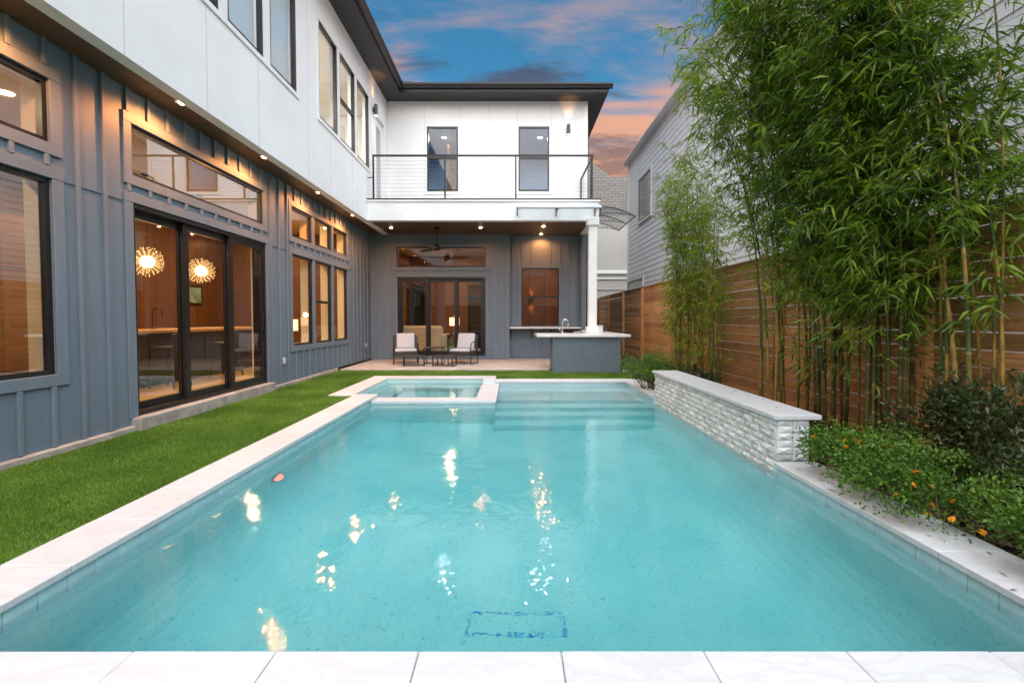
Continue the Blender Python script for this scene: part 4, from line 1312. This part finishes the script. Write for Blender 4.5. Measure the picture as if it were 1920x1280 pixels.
MB().tube([(lx, ly, lz), (lx + .02, ly, lz), (lx + .026, ly, lz)], [.095, .095, .085], 24).build("pool_light", "steel", pool)
MB().tube([(lx + .0262, ly, lz), (lx + .034, ly, lz)], [.072, .06], 24).build("light_lens", "pool_lens", pool)

def water(name, poly, z1, z0, label):
    n = len(poly)
    v = [(x, y, z0) for x, y in poly] + [(x, y, z1) for x, y in poly]
    f = [tuple(range(n))[::-1], tuple(range(n, 2 * n))] + [(i, (i + 1) % n, n + (i + 1) % n, n + i) for i in range(n)]
    o = pydata(name, v, f, "pool_water")
    tag(o, label, "water", kind="structure")
water("water", [(-2.45, 1.55), (2.5, 1.55), (2.5, 9.55), (-.40, 9.55), (-.40, 7.5), (-2.45, 7.5)], WATER, -1.47, "clear turquoise water rippling in the swimming pool")
water("water", [(-2.85, 7.60), (-.47, 7.60), (-.47, 10.02), (-2.85, 10.02)], -.075, -1.05, "still clear water in the small square spa")

# ------------------------------------------------------------------ raised feature wall with faceted stone tiles
fw = thing("water_feature_wall", (2.56, 5.8, 0), "raised wall of faceted pale stone tiles with white marble cap", "wall")
box("core", 2.394, 2.69, 4.092, 7.58, -.3125, .395, "facet_stone", fw)
box("cap", 2.352, 2.775, 4.045, 7.62, .396, .440, "coping_marble", fw, .006)
def facet_mesh(w, h, d, flip):
    cx = w * (.22 if flip else -.22)
    e = .0015
    v = [(-w / 2 + e, 0, -h / 2 + e), (w / 2 - e, 0, -h / 2 + e), (w / 2 - e, 0, h / 2 - e), (-w / 2 + e, 0, h / 2 - e), (cx, -d, h * .12), (-w / 2 + e, .006, -h / 2 + e), (w / 2 - e, .006, -h / 2 + e), (w / 2 - e, .006, h / 2 - e), (-w / 2 + e, .006, h / 2 - e)]
    f = [(0, 1, 4), (1, 2, 4), (2, 3, 4), (3, 0, 4), (0, 5, 6, 1), (1, 6, 7, 2), (2, 7, 8, 3), (3, 8, 5, 0)]
    me = bpy.data.meshes.new("facet")
    me.from_pydata(v, [], f); me.materials.append(MATS["facet_stone"])
    return me
fm = [facet_mesh(.1395, .064, .030, False), facet_mesh(.1395, .064, .018, True)]
for r in range(11):
    z = -.309 + .032 + r * .064
    for c in range(25):
        y = 4.092 + .0698 + c * .1395
        o = link_mesh("facet_tile", fm[(r + c) % 2], fw, (2.390, y, z))
        o.rotation_euler[2] = R(-90)
    for c in range(2):
        link_mesh("facet_tile", fm[(r + c) % 2], fw, (2.394 + .074 + c * .1455, 4.088, z))

# ------------------------------------------------------------------ wooden fence
fence = thing("wooden_fence", (4.06, 12, 0), "tall brown fence of horizontal cedar boards with narrow gaps", "fence")
SEC = [2.0 + 2.4 * i for i in range(9)]
for a, b in zip(SEC[:-1], SEC[1:]):
    for r in range(15):
        z = -.03 + r * .153 + random.uniform(-.003, .003)
        h = .1445 + random.uniform(-.004, .004)
        o = box("board", 4.052, 4.074, a + .003, b - .003, z, z + round(h, 3), "cedar", fence, .003)
        o.rotation_euler[1] = R(random.uniform(-.8, .8))
for y in SEC:
    box("post", 3.965, 4.050, y - .045, y + .045, -.05, 2.24, "cedar", fence, .005)
for a, b in zip(SEC[:-1], SEC[1:]):
    box("cap_board", 4.02, 4.10, a + .002, b - .002, 2.268, 2.296, "cedar", fence, .004)

reflection_fence = thing("wooden_fence", (0, -4.5, 0), "unseen brown board fence behind the camera, for the patio doors to reflect", "fence")  # out of view, added so the patio glass has a fence to reflect
for a, b in zip((-6.0, -3.5, -1.0, 1.5), (-3.5, -1.0, 1.5, 4.0)):
    for r in range(15):
        box("board", a + .003, b - .003, -4.52, -4.50, -.03 + r * .153, -.03 + r * .153 + .145, "cedar", reflection_fence, .003)
    box("post", a - .045, a + .045, -4.498, -4.41, -.05, 2.24, "cedar", reflection_fence, .005)

# ------------------------------------------------------------------ neighbour's house
nb = thing("neighbor_house", (5.0, 10, 0), "pale grey neighbouring house with lap siding beyond the fence", "house")
NX = 5.0
box("wall_core", NX + .03, 12, -3, 19.78, -.1, 8.0, "neighbor_siding", nb)
v = [(0, 0, 0), (-.019, 0, 0), (-.006, 0, .205), (0, 0, .205)]
Lb = 22.7
bme = bpy.data.meshes.new("siding_board")
bme.from_pydata([(x, -Lb / 2, z) for x, y, z in v] + [(x, Lb / 2, z) for x, y, z in v], [], [(0, 1, 2, 3), (7, 6, 5, 4), (0, 4, 5, 1), (1, 5, 6, 2), (2, 6, 7, 3), (3, 7, 4, 0)])
bme.materials.append(MATS["neighbor_siding"])
z = .0
while z < 7.85:
    link_mesh("siding_board", bme, nb, (NX + .029, 19.70 - Lb / 2, z))
    z += .19
box("corner_board", NX - .012, NX + .12, 19.70, 19.80, -.05, 7.95, "neighbor_trim", nb, .004)
box("roof_edge", NX - .16, NX + .3, -3, 19.95, 7.90, 7.95, "neighbor_trim", nb)
box("gutter", NX - .20, NX - .05, -3, 19.95, 7.951, 8.08, "neighbor_trim", nb, .03)
PN = Plane('x', NX)
def nwindow(s0, s1, z0, z1):
    w = ring(PN, "window", s0, s1, z0, z1, .09, .0, .045, "neighbor_trim", nb)
    ring(PN, "window_frame", s0 + .09, s1 - .09, z0 + .09, z1 - .09, .05, .0, .035, "sconce_grey", w)
    pbox(PN, "pane", s0 + .13, s1 - .13, z0 + .13, z1 - .13, .018, .024, "coated_glass", w)
    pbox(PN, "blind", s0 + .13, s0 + .55, z0 + .13, z1 - .13, .003, .012, "interior_white", w)
    pbox(PN, "shade_panel", s0 + .551, s1 - .13, z0 + .13, z1 - .13, .002, .010, "sconce_grey", w)
nwindow(16.4, 18.1, 5.0, 6.8)
nwindow(17.3, 19.65, .9, 2.95)
nwindow(8.4, 9.8, 4.6, 6.4)

# ------------------------------------------------------------------ house far behind
fh = thing("far_house", (5, 26, 0), "beige stucco house with painted brick gable in the distance", "house")
box("stucco_wall", 1.6, 9.5, 26, 32, -.1, 7.1, "stucco_beige", fh)
pydata("brick_gable", [(1.5, 26.1, 7.1), (9.5, 26.1, 7.1), (9.5, 26.1, 9.28), (5.64, 26.1, 9.38), (3.4, 26.1, 10.9), (1.5, 26.1, 9.7),
                       (1.5, 32, 7.1), (9.5, 32, 7.1), (9.5, 32, 9.28), (5.64, 32, 9.38), (3.4, 32, 10.9), (1.5, 32, 9.7)],
       [(0, 1, 2, 3, 4, 5), (11, 10, 9, 8, 7, 6), (0, 6, 7, 1), (1, 7, 8, 2), (2, 8, 9, 3), (3, 9, 10, 4), (4, 10, 11, 5), (5, 11, 6, 0)], "painted_brick", fh)
box("string_course", 1.55, 9.55, 25.9, 26.0, 3.85, 4.05, "neighbor_trim", fh, .02)
box("string_course", 1.55, 9.55, 25.93, 26.0, 3.55, 3.62, "neighbor_trim", fh, .01)
box("string_course", 1.55, 9.55, 25.95, 26.0, 2.95, 3.0, "stucco_beige", fh, .01)
box("window_head", 5.3, 7.2, 25.92, 26.0, 2.25, 2.42, "neighbor_trim", fh, .01)
box("window", 5.4, 7.1, 25.96, 26.0, .8, 2.24, "sconce_grey", fh)

# ------------------------------------------------------------------ plants
def leaf_quads(P, D, L, W, droop=0.25):
    n = len(P)
    D = D / np.linalg.norm(D, axis=1, keepdims=True)
    rnd = rng.normal(size=(n, 3))
    S = np.cross(D, rnd); S /= np.linalg.norm(S, axis=1, keepdims=True) + 1e-9
    V = np.zeros((n, 4, 3))
    dz = np.zeros((n, 3)); dz[:, 2] = -droop * L
    mid = P + D * (L * .42)[:, None]
    V[:, 0] = P
    V[:, 1] = mid + S * W[:, None] * .5
    V[:, 2] = P + D * L[:, None] + dz
    V[:, 3] = mid - S * W[:, None] * .5
    return V

def bamboo(x, y, n, spread, h, lean, label, leafmat, culmmat="culm_green", t0=.34, leaves=9, leafL=(.085, .15), rad=.013, low_sprays=.0, bl=(.22, .6), ypull=1.0, nb_=3):
    t = thing("bamboo_plant", (x, y, 0), label, "bamboo", "bamboo clumps along the fence")
    LV, BR = [], []
    for i in range(n):
        an = random.uniform(0, 2 * math.pi); rr = spread * math.sqrt(random.random())
        bx, by = x + rr * math.cos(an) * .7, y + rr * math.sin(an) * ypull
        hh = h * random.uniform(.72, 1.06)
        ln = Vector((lean[0] + random.gauss(0, .22), lean[1] + random.gauss(0, .25)))
        fx = random.gauss(0, .10); fy = random.gauss(0, .12)
        def pos(q):
            return np.array([bx + fx * q + ln.x * q ** 2.4, by + fy * q + ln.y * q ** 2.4, hh * (q - .16 * q ** 3.2) - .02])
        m = MB(); pts, rads = [], []
        r0 = rad * random.uniform(.65, 1.2)
        N = 18
        for j in range(N + 1):
            q = j / N
            c = pos(q)
            rr_ = r0 * (1 - .8 * q)
            pts.append(c); rads.append(rr_)
            if j % 1 == 0 and 0 < j < N:
                c2 = pos(q + .004); pts.append(c2); rads.append(rr_ * 1.22)
                c3 = pos(q + .008); pts.append(c3); rads.append(rr_ * .98)
        m.tube(pts, rads, 7).build("culm", culmmat, t, (bx, by, 0), True)
        step = .17
        nodes = np.arange(t0 * random.uniform(.7, 1.15), 1.0, step / hh)
        if low_sprays:
            nodes = np.concatenate([nodes, rng.uniform(.12, t0, rng.poisson(low_sprays))])
        for q in nodes:
            c = pos(q)
            for b in range(nb_):
                az = random.uniform(0, 2 * math.pi)
                el = random.uniform(-.25, .75)
                Lbr = random.uniform(*bl) * (1.05 - .45 * q)
                d = np.array([math.cos(az) * math.cos(el), math.sin(az) * math.cos(el), math.sin(el)])
                if c[0] + d[0] * Lbr > 4.0: d[0] = -abs(d[0]) * .6
                k = leaves + random.randint(-2, 3)
                u = rng.uniform(.18, 1.0, k)
                P = c + d * (u * Lbr)[:, None]; P[:, 2] -= .28 * Lbr * u ** 2
                P += rng.normal(0, .012, P.shape)
                D = d * .75 + rng.normal(0, .55, (k, 3)); D[:, 2] -= .42
                Ll = rng.uniform(leafL[0] * .6, leafL[1] * 1.1, k)
                LV.append(leaf_quads(P, D, Ll, Ll * rng.uniform(.12, .18, k)))
                e = c + d * Lbr; e[2] -= .28 * Lbr
                mid = c + d * Lbr * .5; mid[2] -= .07 * Lbr
                s_ = np.cross(d, [0, 0, 1]); s_ = s_ / (np.linalg.norm(s_) + 1e-9) * .0018
                s2 = np.array([0, 0, .0018])
                for w_ in (s_, s2):
                    BR.append([c - w_, c + w_, mid + w_, mid - w_]); BR.append([mid - w_, mid + w_, e + w_ * .4, e - w_ * .4])
    poly_cloud("foliage", np.concatenate(LV), leafmat, t, (x, y, 0))["kind"] = "stuff"
    poly_cloud("branches", np.array(BR), culmmat, t, (x, y, 0))["kind"] = "stuff"
    return t

bamboo(3.42, 8.8, 24, .44, 5.2, (-.12, 0), "slender light green bamboo farthest from the camera, beside the bare fence", "bamboo_leaf_light", "culm_green", .30, 9, (.06, .12), .012, 2.0, (.2, .40))
bamboo(3.45, 7.5, 6, .26, 4.0, (-.05, .1), "light green bamboo behind the far end of the marble capped wall", "bamboo_leaf_light", "culm_green", .42, 6, (.07, .13), .013, 1.2, (.2, .40))
bamboo(3.50, 6.0, 11, .32, 6.3, (-1.35, -.2), "tall bamboo arching over the middle of the marble capped wall", "bamboo_leaf_light", "culm_green", .48, 10, (.075, .14), .014, .3, (.25, .65))
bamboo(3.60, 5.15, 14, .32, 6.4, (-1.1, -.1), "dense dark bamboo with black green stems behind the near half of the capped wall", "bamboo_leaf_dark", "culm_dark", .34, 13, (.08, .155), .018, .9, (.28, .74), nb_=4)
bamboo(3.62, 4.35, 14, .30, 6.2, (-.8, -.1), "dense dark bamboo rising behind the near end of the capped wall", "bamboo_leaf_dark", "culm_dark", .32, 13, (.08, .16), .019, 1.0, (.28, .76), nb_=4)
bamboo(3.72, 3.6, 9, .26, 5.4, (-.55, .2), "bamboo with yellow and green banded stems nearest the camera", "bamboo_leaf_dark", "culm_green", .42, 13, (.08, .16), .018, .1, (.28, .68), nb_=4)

def shrub(name, c, r, n, L, mat, label, cat="shrub", group=None, wr=.5, flowers=0, fl_pts=None, stems=14, top=1.0):
    t = thing(name, (c[0], c[1], c[2]), label, cat, group)
    lob = [(rng.uniform(-.75, .75), rng.uniform(-.75, .75), rng.uniform(.45, 1.0), rng.uniform(.12, .40)) for _ in range(22)]
    P = []
    per = n // len(lob)
    for lx_, ly_, lz_, lr in lob:
        d = rng.normal(size=(per, 3)); d /= np.linalg.norm(d, axis=1, keepdims=True)
        rad = lr * rng.uniform(.3, 1.25, per) ** .8
        q = d * rad[:, None]
        P.append(np.stack([c[0] + (lx_ * .8 + q[:, 0]) * r[0], c[1] + (ly_ * .8 + q[:, 1]) * r[1], c[2] + np.abs(lz_ * .62 + q[:, 2] * .8) * r[2]], 1))
    P = np.concatenate(P)
    D = P - np.array(c); D /= np.linalg.norm(D, axis=1, keepdims=True) + 1e-6
    D = D * .8 + rng.normal(0, .6, P.shape); D[:, 2] += .12
    Ll = rng.uniform(.65, 1.2, len(P)) * L
    poly_cloud("foliage", leaf_quads(P, D, Ll, Ll * rng.uniform(wr * .8, wr * 1.2, len(P)), .12), mat, t, c)["kind"] = "stuff"
    for lx_, ly_, lz_, lr in lob:
        e = Vector((c[0] + lx_ * .8 * r[0], c[1] + ly_ * .8 * r[1], c[2] + lz_ * .62 * r[2]))
        a = Vector((c[0] + lx_ * .2 * r[0], c[1] + ly_ * .2 * r[1], c[2] - .01))
        MB().tube([a, a.lerp(e, .5) + Vector((0, 0, .05 * r[2])), e], [.008, .006, .003], 5).build("stem", "stem_brown", t)
    return t, P

FL = None
def flower_mesh():
    V = []
    for i in range(22):
        a = rng.uniform(0, 2 * np.pi); r = .017 * np.sqrt(rng.random())
        c = np.array([r * np.cos(a), r * np.sin(a), .012 - r * r * 22])
        s = rng.uniform(.0045, .0075); tl = rng.normal(0, .35, 2)
        V.append([c + s * np.array([np.cos(b), np.sin(b), tl[0] * np.cos(b) + tl[1] * np.sin(b)]) for b in np.arange(0, 6.2, 1.2566)])
    V = np.array(V)
    me = bpy.data.meshes.new("flower")
    n, k = V.shape[:2]
    me.from_pydata(V.reshape(-1, 3).tolist(), [], [tuple(range(i * k, i * k + k)) for i in range(n)])
    me.materials.append(MATS["flower_orange"])
    return me
FL = flower_mesh()
def add_flowers(t, P, n, face=(-.5, -.8, .3), zmin=0.05):
    sc = P @ np.array(face)
    idx = np.argsort(-sc)[: max(60, len(P) // 8)]
    for i in rng.choice(idx, n, replace=False):
        p = P[i] + np.array([-.01, -.012, .015])
        o = link_mesh("flower", FL, t, tuple(p))
        o.rotation_euler = (R(random.uniform(20, 60)), R(random.uniform(-30, 10)), random.uniform(0, 6))

def lantana(x, y, rx, ry, rz, n, nf, label):
    t, P = shrub("lantana_shrub", (x, y, 0), (rx, ry, rz), n, .031, "lantana_leaf", label, "shrub", "orange flowering shrubs by the pool", .55)
    if nf: add_flowers(t, P, nf)
lantana(2.80, 3.58, .62, .50, .54, 7200, 8, "low green shrub with orange flowers against the near end of the capped wall")
lantana(2.82, 2.95, .66, .52, .54, 8200, 10, "low green shrub with orange flowers spilling over the middle of the right coping")
lantana(2.84, 2.25, .62, .52, .48, 8200, 11, "low green shrub with orange flowers at the picture's right edge")
lantana(2.50, 8.30, .56, .74, .86, 8200, 4, "leafy green shrub hanging over the pool beyond the capped wall")
lantana(2.95, 9.4, .50, .6, .60, 4200, 0, "green shrub at the far corner of the pool before the fence")
shrub("dark_shrub", (3.46, 3.45, 0), (.52, .60, 1.15), 6200, .05, "dark_leaf", "tall dark leaved shrub in front of the nearest bamboo stems", "shrub", None, .42)
shrub("dark_shrub", (3.35, 2.75, 0), (.42, .5, .72), 4600, .05, "dark_leaf", "dark glossy shrub at the right edge behind the orange flowers", "shrub", None, .42)
shrub("dark_shrub", (3.15, 7.7, 0), (.42, .7, .62), 3200, .05, "dark_leaf", "dark shrub behind the far end of the capped wall", "shrub", None, .42)
shrub("dark_shrub", (3.25, 8.9, 0), (.42, .6, .60), 3000, .05, "dark_leaf", "dark olive shrub under the farthest bamboo", "shrub", None, .42)

bamboo(1.4, -3.7, 9, .5, 4.6, (0, .1), "bamboo by the fence opposite the patio doors, nearer the neighbour's side", "bamboo_leaf_dark", "culm_dark", .25, 7, (.10, .18), .016, .5, (.3, .7))  # this clump and the next are unseen, added to show in the patio glass
bamboo(-1.2, -3.7, 9, .5, 4.2, (0, .1), "unseen bamboo behind the camera for the glass to reflect, nearer the house side", "bamboo_leaf_dark", "culm_dark", .25, 7, (.10, .18), .016, .5, (.3, .7))

def litter():
    n = 70
    x = np.concatenate([rng.uniform(2.38, 2.72, 26), rng.uniform(2.40, 2.78, 12), rng.uniform(2.78, 3.9, 32)])
    y = np.concatenate([rng.uniform(1.8, 4.0, 26), rng.uniform(4.1, 7.5, 12), rng.uniform(3.6, 7.0, 32)])
    z = np.concatenate([np.full(26, .0245), np.full(12, .444), np.full(32, .03)])
    a = rng.uniform(0, 6.28, n)
    P = np.stack([x, y, z], 1); D = np.stack([np.cos(a), np.sin(a), np.full(n, .02)], 1)
    L = rng.uniform(.03, .075, n); W = L * .16
    S = np.stack([-np.sin(a), np.cos(a), rng.normal(0, .12, n)], 1)
    V = np.zeros((n, 4, 3)); mid = P + D * (L * .45)[:, None]
    V[:, 0] = P; V[:, 1] = mid + S * W[:, None] * .5 + [0, 0, .003]; V[:, 2] = P + D * L[:, None]; V[:, 3] = mid - S * W[:, None] * .5 + [0, 0, .003]
    return V
tag(poly_cloud("fallen_leaves", litter(), "mulch_chip"), "dry fallen bamboo leaves scattered on coping and mulch", "leaves", kind="stuff")

# ------------------------------------------------------------------ small things in the bed
sp = thing("garden_spotlight", (2.98, 4.28, 0), "small black garden spotlight on the mulch beside the capped wall", "spotlight")
MB().tube([(2.98, 4.28, -.02), (2.98, 4.28, .10)], .009, 8).build("stake", "black_plastic", sp)
MB().tube([(2.96, 4.26, .10), (3.0, 4.31, .15), (3.03, 4.345, .185)], [.022, .034, .036], 14).build("lamp_head", "black_plastic", sp, smooth=True)
for i, (x, y, l) in enumerate(((2.98, 11.3, "pale stepping stone beside the outdoor bar"), (3.05, 10.55, "pale stepping stone in the bed nearer the far shrub"))):
    tag(box("stepping_stone", x - .26, x + .30, y - .22, y + .22, -.03, .03, "stepping_stone", None, .012), l, "stepping stone", "stepping stones in the bed")
for i, (z0, z1, l) in enumerate(((2.02, 1.92, "thin upper wire strung along the fence behind the banded bamboo"), (1.80, 1.70, "thin lower wire strung along the fence behind the banded bamboo"))):
    w = thing("wire", (3.94, 3.5, z0), l, "wire", "wires strung along the fence")
    MB().tube([(3.94, 2.0, z0 + .03), (3.93, 3.2, z0 - .04), (3.94, 4.4, z0)], .004, 6).build("strand", "cable_steel", w)
    for y in (2.0, 4.4):
        box("hook", 3.935, 3.9645, y - .008, y + .008, z0 - .015 if y > 3 else z0 + .015, z0 + .02 if y > 3 else z0 + .05, "black_metal", w)
